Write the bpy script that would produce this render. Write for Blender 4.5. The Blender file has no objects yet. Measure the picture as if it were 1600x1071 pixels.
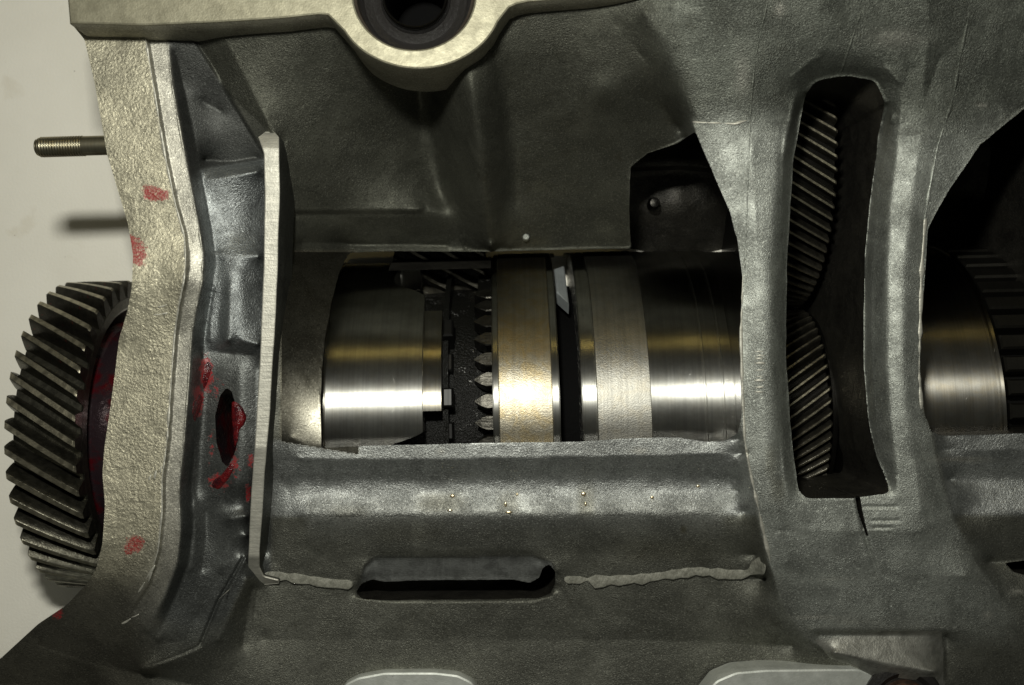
import bpy, math, random
import numpy as np
from mathutils import Vector
from mathutils.geometry import delaunay_2d_cdt
random.seed(7); RNG = np.random.default_rng(7)
R = math.radians

# ------------------------------------------------------------------ units
# Lengths are laid out in "u" (0.25 mm); the camera hangs 1600 u (40 cm) over the casting.
S = 0.00025
D = 1600.0
def P(px, py, z):
    """point of the bench at height z (u) that lies on the sight line of photo point px, py"""
    k = (D - z) / D
    return ((px - 800.0) * k, (535.5 - py) * k, z)

sc = bpy.context.scene
COL = sc.collection

# ------------------------------------------------------------------ camera
cam = bpy.data.cameras.new('camera'); co = bpy.data.objects.new('camera', cam); COL.objects.link(co)
cam.sensor_width = 36; cam.lens = 36.0; cam.clip_start = 0.02; cam.clip_end = 20
co.location = (0, 0, D * S)
cam.dof.use_dof = True; cam.dof.focus_distance = (D + 40) * S; cam.dof.aperture_fstop = 13
sc.camera = co

# ------------------------------------------------------------------ world and lamps
w = bpy.data.worlds.new('World'); sc.world = w; w.use_nodes = True
w.node_tree.nodes['Background'].inputs[0].default_value = (0.86, 0.87, 0.76, 1)
w.node_tree.nodes['Background'].inputs[1].default_value = 0.056

def area(name, loc, target, sx, sy, power, color):
    l = bpy.data.lights.new(name, 'AREA'); l.shape = 'RECTANGLE'
    l.size = sx * S; l.size_y = sy * S; l.energy = power; l.color = color
    o = bpy.data.objects.new(name, l); COL.objects.link(o)
    o.location = Vector(loc) * S
    o.rotation_euler = (Vector(target) - Vector(loc)).to_track_quat('-Z', 'Y').to_euler()
    return o
area('camera_flash', (-180, 575, 1600), (-60, 0, -100), 170, 95, 1.9, (1.0, 0.985, 0.90))
area('room_lamp', (-250, 3300, 2330), (0, 0, -100), 1500, 120, 0.26, (1.0, 0.74, 0.20))

sc.view_settings.view_transform = 'Standard'; sc.view_settings.look = 'None'
sc.view_settings.exposure = 0.0; sc.view_settings.gamma = 1.0

# ------------------------------------------------------------------ helpers: nodes
class NT:
    def __init__(s, name):
        s.m = bpy.data.materials.new(name); s.m.use_nodes = True
        s.t = s.m.node_tree; s.n = s.t.nodes; s.n.clear()
        s.out = s.n.new('ShaderNodeOutputMaterial')
        s.b = s.n.new('ShaderNodeBsdfPrincipled'); s.l(s.b.outputs[0], s.out.inputs[0])
        tc = s.n.new('ShaderNodeTexCoord')
        vm = s.n.new('ShaderNodeVectorMath'); vm.operation = 'SCALE'
        s.l(tc.outputs['Object'], vm.inputs[0]); vm.inputs['Scale'].default_value = 1 / S
        s.co = vm.outputs[0]                                   # coordinates in u
    def l(s, a, b): s.t.links.new(a, b)
    def val(s, sock, v):
        if hasattr(v, 'is_linked') or isinstance(v, bpy.types.NodeSocket): s.l(v, sock)
        else: sock.default_value = v
    def scale(s, v3):
        vm = s.n.new('ShaderNodeVectorMath'); vm.operation = 'MULTIPLY'
        s.l(s.co, vm.inputs[0]); vm.inputs[1].default_value = v3; return vm.outputs[0]
    def noise(s, size, detail=3, rough=.55, co=None, dist=0):
        n = s.n.new('ShaderNodeTexNoise'); n.inputs['Scale'].default_value = 1.0 / size
        n.inputs['Detail'].default_value = detail; n.inputs['Roughness'].default_value = rough
        n.inputs['Distortion'].default_value = dist
        s.l(co or s.co, n.inputs['Vector']); return n.outputs[0]
    def vor(s, size, co=None):
        n = s.n.new('ShaderNodeTexVoronoi'); n.inputs['Scale'].default_value = 1.0 / size
        s.l(co or s.co, n.inputs['Vector']); return n.outputs[0]
    def ramp(s, f, a, b, va=0.0, vb=1.0):
        n = s.n.new('ShaderNodeMapRange'); n.interpolation_type = 'SMOOTHSTEP'
        s.l(f, n.inputs[0]); n.inputs[1].default_value = a; n.inputs[2].default_value = b
        n.inputs[3].default_value = va; n.inputs[4].default_value = vb; return n.outputs[0]
    def math(s, op, a, b=0.0, clamp=False):
        n = s.n.new('ShaderNodeMath'); n.operation = op; n.use_clamp = clamp
        s.val(n.inputs[0], a); s.val(n.inputs[1], b); return n.outputs[0]
    def mix(s, f, a, b):
        n = s.n.new('ShaderNodeMix'); n.data_type = 'RGBA'
        s.val(n.inputs[0], f)
        for i, v in ((6, a), (7, b)):
            if isinstance(v, tuple): n.inputs[i].default_value = (v[0], v[1], v[2], 1)
            else: s.l(v, n.inputs[i])
        return n.outputs[2]
    def bump(s, h, dist, strength=1.0, nrm=None):
        n = s.n.new('ShaderNodeBump'); n.inputs['Strength'].default_value = strength
        n.inputs['Distance'].default_value = dist * S
        s.l(h, n.inputs['Height'])
        if nrm: s.l(nrm, n.inputs['Normal'])
        return n.outputs[0]
    def attr(s, name):
        n = s.n.new('ShaderNodeAttribute'); n.attribute_name = name; return n.outputs['Fac']
    def set(s, color=None, metallic=None, rough=None, normal=None, spec=None, coat=None):
        b = s.b.inputs
        if color is not None:
            if isinstance(color, tuple): b['Base Color'].default_value = (*color, 1)
            else: s.l(color, b['Base Color'])
        if metallic is not None: s.val(b['Metallic'], metallic)
        if rough is not None: s.val(b['Roughness'], rough)
        if normal is not None: s.l(normal, b['Normal'])
        if spec is not None: s.val(b['Specular IOR Level'], spec)
        if coat is not None: s.val(b['Coat Weight'], coat)

def cast(name, c1, c2, rough=.5, metal=.85, grain=4.0, gd=.55, red=False, big=60, dirt=.0, film=False, fine=.64, coarse=.12):
    """sand-cast light alloy: grainy skin, oil film of two tones, specks"""
    t = NT(name)
    g = t.noise(grain * fine, 3, .65); g2 = t.noise(grain * 1.9, 2, .5); pit = t.vor(grain * 1.0)
    h = t.math('ADD', t.math('MULTIPLY', g, 1.7), t.math('ADD', t.math('MULTIPLY', g2, coarse), t.math('MULTIPLY', pit, coarse * .6)))
    patch = t.ramp(t.noise(big, 5, .6, dist=.6), .34, .66)
    if film:                                                     # per-area tone with shade of away-facing skin painted in, soft between areas
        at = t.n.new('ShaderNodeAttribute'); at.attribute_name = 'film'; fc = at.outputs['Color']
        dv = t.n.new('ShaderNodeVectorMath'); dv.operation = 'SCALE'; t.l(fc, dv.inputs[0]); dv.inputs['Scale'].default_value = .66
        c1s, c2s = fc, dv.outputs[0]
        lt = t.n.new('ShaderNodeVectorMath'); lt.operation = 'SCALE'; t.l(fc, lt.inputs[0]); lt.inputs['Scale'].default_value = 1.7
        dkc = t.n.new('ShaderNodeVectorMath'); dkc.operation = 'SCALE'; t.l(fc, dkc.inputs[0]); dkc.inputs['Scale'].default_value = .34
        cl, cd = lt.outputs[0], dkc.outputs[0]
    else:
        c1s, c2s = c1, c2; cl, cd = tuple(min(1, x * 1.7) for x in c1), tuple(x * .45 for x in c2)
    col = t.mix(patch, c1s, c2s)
    vary = t.ramp(t.noise(45, 3, .6), .30, .70, .45, 1.25)
    h = t.math('MULTIPLY', h, vary)
    speck = t.ramp(t.noise(2.8, 2, .6), .52, .70)
    col = t.mix(t.math('MULTIPLY', speck, .7), col, cl)
    dk = t.ramp(t.noise(3.4, 2, .7), .46, .32)
    col = t.mix(t.math('MULTIPLY', dk, .65), col, cd)
    if dirt:
        d = t.ramp(t.noise(28, 5, .7, dist=1.2), .58, .72)
        col = t.mix(t.math('MULTIPLY', d, dirt), col, (.05, .045, .03))
    rg = t.math('ADD', t.math('MULTIPLY', t.noise(20, 3), .22), rough - .11)
    m = metal
    if red:
        a = t.attr('sealant'); nn = t.noise(9, 4, .7)
        f = t.ramp(t.math('ADD', a, t.math('MULTIPLY', t.math('SUBTRACT', nn, .5), 1.7)), .37, .62)
        f = t.math('MULTIPLY', f, t.ramp(t.noise(3.2, 3, .65), .34, .58, .45, 1.0))
        col = t.mix(t.math('MULTIPLY', f, .92), col, (.25, .012, .014))
        m = t.math('SUBTRACT', metal, t.math('MULTIPLY', f, metal))
        rg = t.math('SUBTRACT', rg, t.math('MULTIPLY', f, .12))
    t.set(col, m, rg, t.bump(h, grain * gd * .62))
    return t.m

M = {}
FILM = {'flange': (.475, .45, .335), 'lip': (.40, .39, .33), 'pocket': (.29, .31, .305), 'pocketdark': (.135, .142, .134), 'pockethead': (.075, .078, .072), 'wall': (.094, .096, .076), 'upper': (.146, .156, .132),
        'web': (.385, .405, .365), 'ledge': (.39, .405, .385), 'lower': (.166, .168, .140), 'dark_end': (.135, .13, .103), 'cheek': (.16, .145, .105), 'chamfer': (.22, .225, .21), 'stepface': (.27, .27, .235)}  # darker areas hold painted shade as well as their oil tone
M['flange'] = cast('cast_alloy_end_flange', (0, 0, 0), (0, 0, 0), .52, .72, 6.0, .34, red=True, big=80, film=True, fine=.6, coarse=.7)
M['lip'] = cast('machined_alloy_lip', (0, 0, 0), (0, 0, 0), .5, .75, 4.0, .2, big=40, film=True)
M['pocket'] = cast('cast_alloy_pocket', (0, 0, 0), (0, 0, 0), .46, .85, 4.0, .46, red=True, big=60, film=True, coarse=.4)
M['pocketdark'] = cast('cast_alloy_pocket_oiled', (0, 0, 0), (0, 0, 0), .42, .8, 4.0, .22, red=True, big=60, film=True)  # lower pocket, darker than the raised block
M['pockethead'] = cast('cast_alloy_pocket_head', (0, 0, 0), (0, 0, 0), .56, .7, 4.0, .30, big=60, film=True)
M['wall'] = cast('cast_alloy_oily_wall', (0, 0, 0), (0, 0, 0), .52, .75, 3.4, .46, big=90, dirt=.4, film=True)  # oil tone deepened with painted shade of the down-facing wall
M['upper'] = cast('cast_alloy_upper_skin', (0, 0, 0), (0, 0, 0), .5, .8, 3.6, .50, big=55, dirt=.35, film=True)
M['web'] = cast('cast_alloy_web', (0, 0, 0), (0, 0, 0), .5, .8, 3.2, .44, big=70, dirt=.12, film=True)
M['ledge'] = cast('cast_alloy_ledge', (0, 0, 0), (0, 0, 0), .46, .85, 3.8, .42, big=60, dirt=.3, film=True, coarse=.35)
M['lower'] = cast('cast_alloy_lower_skin', (0, 0, 0), (0, 0, 0), .52, .78, 3.4, .44, big=110, dirt=.4, film=True)
M['dark_end'] = cast('cast_alloy_dark_foot', (0, 0, 0), (0, 0, 0), .5, .78, 4.5, .30, red=True, big=70, dirt=.4, film=True)  # flange colour darkened here: shade of its turned-away end painted in
M['cheek'] = cast('bored_alloy_cheek', (.125, .12, .097), (.085, .080, .062), .34, .95, 3.0, .05, big=50)
M['inner'] = cast('oil_black_casting', (.040, .038, .031), (.020, .019, .016), .42, .6, 5.0, .4, big=40)  # opening walls and inner skins, much darker than the outer casting
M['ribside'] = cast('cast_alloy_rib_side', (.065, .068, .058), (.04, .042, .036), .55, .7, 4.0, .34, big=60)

def machined_plate(name, c1, c2, rough, scale=(.02, .35, .1), metal=.75, gd=.5):
    t = NT(name)
    streak = t.noise(1, 3, .6, co=t.scale(scale))
    g = t.noise(3.0, 3)
    col = t.mix(t.ramp(t.noise(26, 4, .65), .35, .68), c1, c2)
    col = t.mix(t.math('MULTIPLY', t.ramp(streak, .45, .7), .3), col, tuple(min(1, x * 1.35) for x in c1))
    sp = t.ramp(t.noise(5, 3, .7), .66, .74)
    col = t.mix(t.math('MULTIPLY', sp, .55), col, tuple(x * .35 for x in c2))
    h = t.math('ADD', t.math('MULTIPLY', streak, .7), t.math('MULTIPLY', g, .5))
    t.set(col, metal, t.math('ADD', t.math('MULTIPLY', t.noise(12, 3), .2), rough - .1), t.bump(h, gd))
    return t.m
M['deckside'] = cast('cast_alloy_deck_side', (.36, .345, .27), (.25, .24, .185), .6, .45, 3.6, .4, big=70)
M['chamfer'] = machined_plate('sawn_drain_chamfer', (.28, .29, .275), (.16, .165, .155), .5, (.16, .012, .02), .7, 2.2)
M['deck'] = machined_plate('milled_alloy_deck', (.25, .238, .17), (.18, .17, .118), .5, (.05, .05, .1), .65)
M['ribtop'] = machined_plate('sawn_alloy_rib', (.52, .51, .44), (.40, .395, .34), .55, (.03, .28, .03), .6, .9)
M['pad'] = machined_plate('milled_alloy_pad', (.52, .54, .50), (.44, .46, .42), .55, (.04, .04, .1), .55)
M['stepface'] = machined_plate('broken_alloy_face', (.30, .30, .265), (.19, .19, .165), .5, (.08, .08, .1), .7, 1.2)

def steel(name, c, rough, ring=.35, brown=0., metal=1.0, scratch=.18, matt=0., gr=.10, aniso=0.):
    """turned steel: fine rings round the x axis, scratches, stains"""
    t = NT(name)
    ringn = t.noise(1, 4, .7, co=t.scale((.45, .004, .004)))
    col = t.mix(t.ramp(t.noise(30, 5, .65), .35, .7), c, tuple(x * .8 for x in c))
    if brown:
        f = t.math('MULTIPLY', t.ramp(t.noise(22, 5, .7, dist=.8), .40, .66), brown)
        col = t.mix(f, col, (.32, .24, .10))
    col = t.mix(t.ramp(t.noise(1, 3, .7, co=t.scale((.22, .002, .002))), .40, .66, 0, .35), col, tuple(x * .55 for x in c))
    dots = t.ramp(t.noise(3.5, 3, .7), .66, .74)
    col = t.mix(t.math('MULTIPLY', dots, .4), col, tuple(x * .4 for x in c))
    sv = t.noise(1, 2, .5, co=t.scale((.035, .010, .05)), dist=.9)
    scr = t.ramp(t.math('ABSOLUTE', t.math('SUBTRACT', sv, .5)), .006, .0)
    mask = t.ramp(t.noise(40, 3), .56, .66)
    scr = t.math('MULTIPLY', scr, mask)
    rg = t.math('ADD', t.math('ADD', t.math('MULTIPLY', ringn, gr), rough - gr * .5), t.math('MULTIPLY', scr, .12))
    h = t.math('ADD', t.math('MULTIPLY', ringn, ring), t.math('MULTIPLY', scr, scratch))
    if matt: h = t.math('ADD', h, t.math('MULTIPLY', t.noise(2.6, 4, .65), matt))
    t.set(col, metal, rg, t.bump(h, .22))
    if aniso:
        t.b.inputs['Anisotropic'].default_value = aniso
        cv = t.n.new('ShaderNodeCombineXYZ'); cv.inputs[0].default_value = 1.0; cv.inputs[1].default_value = .025
        t.l(cv.outputs[0], t.b.inputs['Tangent'])
    return t.m
M['polish'] = steel('polished_turned_steel', (.44, .44, .405), .37, .55, .10, aniso=1.0)
M['polish_dull'] = steel('dull_turned_steel', (.30, .29, .255), .31, .45, .2, aniso=.98)
M['matte'] = steel('phosphated_brown_steel', (.34, .315, .245), .40, .25, .6, matt=1.3, gr=.1, aniso=.6)
M['matte_grey'] = steel('blasted_grey_steel', (.32, .315, .28), .44, .25, .15, matt=1.5, gr=.1, aniso=.6)
M['oily'] = steel('oil_black_steel', (.022, .021, .018), .32, .2, 0, .9, matt=1.6)
M['spline'] = steel('dim_spline_steel', (.05, .048, .04), .36, .2, 0, .9)
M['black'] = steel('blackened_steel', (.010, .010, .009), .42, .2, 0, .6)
M['bright'] = steel('bright_key_steel', (.36, .39, .39), .55, .2, 0, .5, matt=1.6)
M['stud'] = steel('zinc_plated_stud', (.40, .375, .27), .34, .2, .35, 1)

def gear_mat(name, c, rough, red):
    t = NT(name)
    n = t.noise(14, 5, .65)
    col = t.mix(t.ramp(n, .36, .64), c, tuple(x * .55 for x in c))
    rub = t.ramp(t.noise(6, 4, .7), .52, .70)
    col = t.mix(t.math('MULTIPLY', rub, .22), col, tuple(min(1, x * 1.8) for x in c))
    m = .92
    if red:
        nn = t.noise(24, 5, .75, dist=1.0)
        f = t.math('MULTIPLY', t.ramp(nn, .60, .70), t.attr('sealant'))
        col = t.mix(f, col, (.20, .008, .008)); m = t.math('SUBTRACT', .92, t.math('MULTIPLY', f, .9))
    t.set(col, m, t.math('ADD', t.math('MULTIPLY', t.noise(8, 3), .25), rough - .12),
          t.bump(t.math('ADD', t.noise(3, 3, .6), t.noise(1, 2, .5, co=t.scale((.05, .6, .6)))), .35))
    return t.m
M['gear'] = gear_mat('hardened_gear_steel', (.115, .11, .085), .32, False)
M['gear_red'] = gear_mat('hardened_gear_steel_smeared', (.085, .08, .062), .36, True)
M['dogtooth'] = gear_mat('black_dog_tooth_steel', (.045, .043, .036), .34, False)
M['gear_mid'] = gear_mat('slot_gear_steel', (.17, .16, .128), .32, False)
M['land'] = gear_mat('worn_gear_tooth_land', (.40, .37, .27), .34, False)
M['gear_dark'] = gear_mat('oiled_gear_steel', (.30, .285, .23), .34, False)

def red_mat():
    t = NT('glossy_red_sealant')
    col = t.mix(t.ramp(t.noise(14, 4, .6), .4, .65), (.11, .006, .007), (.030, .004, .006))
    t.set(col, 0.0, .24, t.bump(t.noise(6, 4, .65), 2.6), .5, .15); return t.m
M['red'] = red_mat()
def redhub():
    t = NT('oiled_hub_red_film')
    f = t.ramp(t.noise(45, 4, .6), .44, .62)
    col = t.mix(f, (.035, .022, .026), (.10, .004, .008))
    t.set(col, .55, .22, t.bump(t.noise(12, 3), 1.2)); return t.m
M['redhub'] = redhub()
def bead_mat():
    t = NT('dried_grey_sealant')
    col = t.mix(t.ramp(t.noise(10, 3), .4, .65), (.23, .23, .19), (.155, .155, .125))
    t.set(col, .1, .6, t.bump(t.noise(1, 3, .6, co=t.scale((.22, .10, .15))), 3.0)); return t.m
M['bead'] = bead_mat()
def paper():
    t = NT('cream_bench_paper')
    col = t.mix(t.ramp(t.noise(260, 4, .6), .3, .7), (.88, .86, .765), (.82, .80, .705))
    sp = t.ramp(t.noise(9, 2, .5), .775, .80)
    col = t.mix(sp, col, (.2, .18, .16))
    ob = t.ramp(t.noise(90, 3, .5), .62, .72)
    col = t.mix(t.math('MULTIPLY', ob, .25), col, (.62, .56, .42))
    t.set(col, 0, .6, t.bump(t.noise(5, 3), .5), .3); return t.m
M['paper'] = paper()
def rubber():
    t = NT('black_rubber'); t.set((.012, .011, .010), 0, .4, t.bump(t.noise(6, 3), .8)); return t.m
M['rubber'] = rubber()
def bush():
    t = NT('dark_bonded_bush')
    col = t.mix(t.ramp(t.noise(20, 4), .4, .65), (.055, .045, .034), (.030, .024, .02))
    t.set(col, .3, .38, t.bump(t.noise(6, 3), .8)); return t.m
M['bush'] = bush()
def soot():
    t = NT('oily_black_depth'); t.set((.003, .003, .003), 0, .7, t.bump(t.noise(9, 3), 1.0), .03); return t.m  # near-black colour stands in for shade in the groove and bore
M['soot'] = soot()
def grease():
    t = NT('black_greasy_steel')
    f = t.math('MULTIPLY', t.ramp(t.noise(4, 3, .7), .58, .68), t.ramp(t.noise(34, 3, .6), .56, .66))
    col = t.mix(f, (.006, .006, .005), (.5, .5, .48))
    t.set(col, f, .28, t.bump(t.noise(4, 4, .6), 2.4), .12); return t.m
M['grease'] = grease()
def brass():
    t = NT('flecked_brass_swarf'); t.set((1.0, .85, .55), 1, .30); return t.m
M['swarf'] = brass()
def rust():
    t = NT('browned_bolt_steel')
    col = t.mix(t.ramp(t.noise(9, 4), .4, .65), (.10, .055, .035), (.045, .03, .022))
    t.set(col, .6, .45, t.bump(t.noise(5, 3), .8)); return t.m
M['bolt'] = rust()

# ------------------------------------------------------------------ helpers: objects
def empty(name, label, cat, loc=(0, 0, 0), group=None):
    o = bpy.data.objects.new(name, None); COL.objects.link(o); o.empty_display_size = .01
    o.location = Vector(loc) * S; o['label'] = label; o['category'] = cat
    if group: o['group'] = group
    return o
def root_loc(o):
    v = Vector((0, 0, 0))
    while o is not None: v = v + Vector(o.location); o = o.parent
    return v
def mesh(name, V, F, mat, parent=None, smooth=True, normals=None, attrs=None, angle=None, kind=None):
    V = np.asarray(V, dtype=np.float64) * S
    if parent is not None: V = V - np.array(root_loc(parent))
    me = bpy.data.meshes.new(name)
    if isinstance(F, tuple):                                    # (quads, tris) as arrays
        q, t = F
        nl = q.size + t.size; npoly = len(q) + len(t)
        me.vertices.add(len(V)); me.vertices.foreach_set('co', V.astype(np.float32).ravel())
        me.loops.add(nl); me.loops.foreach_set('vertex_index', np.concatenate([q.ravel(), t.ravel()]).astype(np.int32))
        me.polygons.add(npoly)
        st = np.concatenate([np.arange(len(q)) * 4, q.size + np.arange(len(t)) * 3]).astype(np.int32)
        me.polygons.foreach_set('loop_start', st)
        me.update(calc_edges=True)
    else:
        me.from_pydata(V.tolist(), [], F)
    me.validate()
    fk = next((k for k in globals().get('FILM', {}) if M.get(k) is mat), None)
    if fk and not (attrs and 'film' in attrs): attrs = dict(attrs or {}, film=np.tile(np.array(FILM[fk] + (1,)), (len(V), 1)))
    if attrs:
        for k, a in attrs.items():
            if k == 'film':
                at = me.attributes.new(k, 'FLOAT_COLOR', 'POINT'); at.data.foreach_set('color', np.asarray(a, dtype=np.float32).ravel()); continue
            at = me.attributes.new(k, 'FLOAT', 'POINT'); at.data.foreach_set('value', np.asarray(a, dtype=np.float32))
    me.materials.append(mat)
    me.polygons.foreach_set('use_smooth', [smooth] * len(me.polygons))
    if normals is not None: me.normals_split_custom_set_from_vertices(normals.tolist())
    elif smooth and angle is not None: me.set_sharp_from_angle(angle=R(angle))
    o = bpy.data.objects.new(name, me); COL.objects.link(o)
    if parent is not None: o.parent = parent
    if kind: o['kind'] = kind
    return o
def tag(o, label, cat, group=None):
    o['label'] = label; o['category'] = cat
    if group: o['group'] = group
    return o

def resample(pts, closed=False, win=9, step=1.0):
    a = np.asarray(pts, dtype=float)
    if closed: a = np.vstack([a, a[:1]])
    d = np.r_[0, np.cumsum(np.hypot(*(np.diff(a[:, :2], axis=0).T)))]
    n = max(2, int(d[-1] / step) + 1)
    s = np.linspace(0, d[-1], n, endpoint=not closed)
    b = np.stack([np.interp(s, d, a[:, i]) for i in range(a.shape[1])], 1)
    k = int(win / step) | 1
    if k > 1 and len(b) > k:
        h = k // 2
        for _ in range(2):
            if closed: e = np.vstack([b[-h:], b, b[:h]])
            else:                                                # odd reflection keeps the ends in place
                e = np.vstack([2 * b[0] - b[h:0:-1], b, 2 * b[-1] - b[-2:-h - 2:-1]])
            c = np.cumsum(np.vstack([np.zeros((1, b.shape[1])), e]), 0)
            b = (c[k:] - c[:-k]) / k
    return b
def inside(poly, X, Y):
    res = np.zeros(X.shape, bool)
    x0, y0 = poly.min(0); x1, y1 = poly.max(0)
    sel = (X >= x0) & (X <= x1) & (Y >= y0) & (Y <= y1)
    xs, ys = X[sel], Y[sel]; r = np.zeros(xs.shape, bool)
    for (ax, ay), (bx, by) in zip(poly, np.roll(poly, -1, 0)):
        if ay == by: continue
        c = (ay > ys) != (by > ys)
        r ^= c & (xs < (bx - ax) * (ys - ay) / (by - ay) + ax)
    res[sel] = r; return res

# ------------------------------------------------------------------ the casting as a relief
# Creases and edges of the casting with their heights; the skin between them is the membrane they span.
CURVES = []
def C(*pts, win=9): CURVES.append(resample(pts, False, win))
def OFF(pts, dx, dy, dz): return [(x + dx, y + dy, z + dz) for x, y, z in pts]

# end flange band and its lip
F_left = [(112, 38, 40), (132, 62, 55), (148, 130, 58), (167, 240, 60), (200, 350, 60), (207, 400, 72), (206, 440, 82), (195, 490, 64), (182, 540, 50),
          (172, 640, 50), (162, 720, 48), (160, 790, 50), (158, 850, 42), (133, 915, 8), (60, 975, -50), (-80, 1080, -150)]
F_right = [(225, 42, 58), (240, 130, 62), (258, 240, 64), (275, 320, 64), (289, 370, 66), (291, 410, 78), (288, 440, 86), (280, 480, 70), (274, 520, 56),
           (268, 600, 56), (262, 690, 55), (254, 750, 53), (254, 800, 55), (248, 860, 46), (233, 910, 26), (205, 950, -6), (150, 1000, -50)]
L_in = [(229, 44, 46), (244, 130, 52), (262, 240, 55), (279, 320, 55), (293, 370, 56), (296, 410, 66), (292, 440, 70), (285, 480, 58), (279, 520, 46),
        (272, 600, 46), (266, 690, 45), (258, 750, 43), (258, 800, 43), (252, 860, 34), (238, 910, 16), (210, 955, -14)]
L_out = [(262, 62, 46), (270, 130, 50), (284, 210, 53), (297, 280, 54), (311, 350, 54), (319, 400, 60), (317, 440, 62), (308, 480, 54), (301, 520, 46),
         (296, 600, 45), (289, 690, 43), (281, 760, 42), (283, 830, 40), (277, 880, 32), (258, 930, 14), (240, 965, -6), (232, 985, -20)]
L_foot = [(268, 70, 35), (281, 130, 0), (298, 210, -8), (311, 280, -8), (324, 350, -6), (332, 400, -4), (330, 440, -4), (322, 480, -8), (314, 530, -14),
          (309, 600, -18), (301, 690, -22), (294, 760, -24), (296, 830, -26), (290, 880, -30), (271, 930, -36), (252, 972, -38), (242, 1000, -36)]
L_foot = OFF(L_foot, 5, 0, 8); L_mid = [((a_[0] + b_[0]) / 2 - 1, (a_[1] + b_[1]) / 2, a_[2] * .55 + b_[2] * .45) for a_, b_ in zip(L_out, L_foot)]
C(*F_left); C(*F_right); C(*L_in); C(*L_out); C(*L_foot)
C((140, 300, 62), (275, 300, 66)); 
# pocket between lip and rib
C((300, 62, 40), (330, 105, 18), (365, 160, -2), (412, 235, -30), win=3)
C((304, 62, 34), (333, 108, 6), (367, 166, -14), (410, 242, -40), win=3)
C((340, 36, 60), (385, 120, 28), (430, 214, -2), win=3)
C((318, 250, -44), (360, 254, -46), (404, 246, -50)); C((300, 150, 4), (318, 160, -10), (345, 175, -20)); C((320, 284, 2), (360, 276, 6), (404, 268, 2))
C((334, 400, 18), (404, 400, 16)); C((362, 415, 20), (358, 470, 30), (357, 532, 40)); C((372, 420, 20), (376, 470, 24), (378, 532, 30))
C((336, 440, 12), (330, 490, 6), (328, 532, 4)); C((350, 430, 14), (344, 490, 6), (342, 532, 6))
C((378, 532, 30), (404, 538, 26)); C((325, 548, -10), (360, 552, -8), (404, 556, -2))
C((318, 600, -18), (314, 680, -20), (308, 770, -26)); C((376, 575, 0), (378, 680, 0), (370, 760, -6)); C((402, 575, -10), (401, 680, -10), (392, 760, -16))
C((300, 790, -16), (304, 840, -18), (298, 890, -24)); C((322, 790, -32), (324, 840, -34), (316, 890, -38))
C((352, 786, -28), (372, 796, -26)); C((358, 812, -18), (385, 806, -14)); C((360, 840, -32), (386, 836, -30))
C((340, 1000, -52), (385, 905, -44)); C((345, 900, -42), (290, 1000, -46))
for dx, dz in ((-3, 0), (0, -12), (3, 1)):
    C((380 + dx, 872, -36 + dz), (341 + dx, 940, -44 + dz), (312 + dx, 1010, -50 + dz), (285 + dx, 1022, -48 + dz), (225 + dx, 1045, -40 + dz), win=5)
# upper wall
C((240, 40, 40), (340, 36, 62), (500, 26, 72), (800, 8, 75), (900, -10, 80), (1050, -60, 95))
C((447, 225, -22), (452, 300, -70), (456, 333, -95)); C((456, 327, -90), (520, 327, -140), (690, 327, -172)); C((456, 337, -106), (520, 337, -158), (690, 337, -188))
C((470, 381, -145), (545, 382, -246), (700, 384, -256)); C((470, 391, -138), (545, 391, -238), (700, 391, -250), (770, 390, -258), (985, 386, -262))
C((676, 80, 40), (690, 145, -34), (703, 240, -114), (712, 320, -180), (728, 388, -262)); C((722, 80, 70), (735, 140, 62), (750, 240, -10), (758, 320, -110), (768, 388, -215))
C((764, 80, 62), (776, 140, 16), (786, 240, -70), (790, 320, -165), (797, 388, -250))
C((668, 80, 34), (668, 150, -132), (682, 240, -204), (694, 320, -252)); C((772, 80, 52), (782, 140, -24), (793, 240, -108), (798, 320, -192))
C((940, 140, 15), (990, 150, -10), (1036, 172, -46), (1064, 206, -82)); C((985, 262, -128), (1012, 240, -112), (1056, 224, -92), (1072, 214, -84))
C((985, 262, -128), (984, 330, -190), (985, 386, -262))
C((960, 40, 60), (1010, 100, 38), (1035, 140, 5))
# first web and the skin above it
C((1010, 20, 100), (1050, 90, 72), (1078, 180, 44), (1087, 208, 34), (1110, 260, 28), (1140, 330, 24), (1152, 372, 22), (1161, 430, 22), (1158, 560, 22),
  (1162, 690, 18), (1172, 740, 12), (1182, 790, 6), (1202, 880, -16), (1226, 950, -36), (1262, 1000, -54), (1300, 1022, -60))
C((1100, -60, 150), (1180, 0, 124), (1178, 100, 84), (1172, 190, 46), (1178, 300, 36), (1188, 430, 34), (1190, 600, 34), (1198, 700, 28), (1210, 790, 16), (1230, 880, -6))
C((1262, 150, 10), (1248, 180, -6), (1239, 250, -18), (1230, 400, -24), (1228, 560, -24), (1236, 690, -20), (1246, 762, -2)); C((1250, 768, 4), (1256, 782, 6), (1338, 780, 6), (1342, 776, 6), (1390, 772, 8))
C((1244, 140, 44), (1222, 250, 32), (1212, 400, 31), (1210, 560, 31), (1218, 690, 25), (1232, 780, 14))
C((1258, 142, 36), (1275, 124, 42), (1320, 116, 44), (1368, 124, 40), (1386, 160, 32)); C((1236, 120, 68), (1270, 90, 82), (1320, 82, 86), (1375, 90, 82), (1408, 130, 66))
C((1280, -60, 150), (1290, 0, 126), (1300, 60, 98)); C((1450, -60, 150), (1450, 60, 98), (1440, 150, 60)); C((1660, -60, 140), (1640, 60, 90), (1602, 160, 44))
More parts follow.
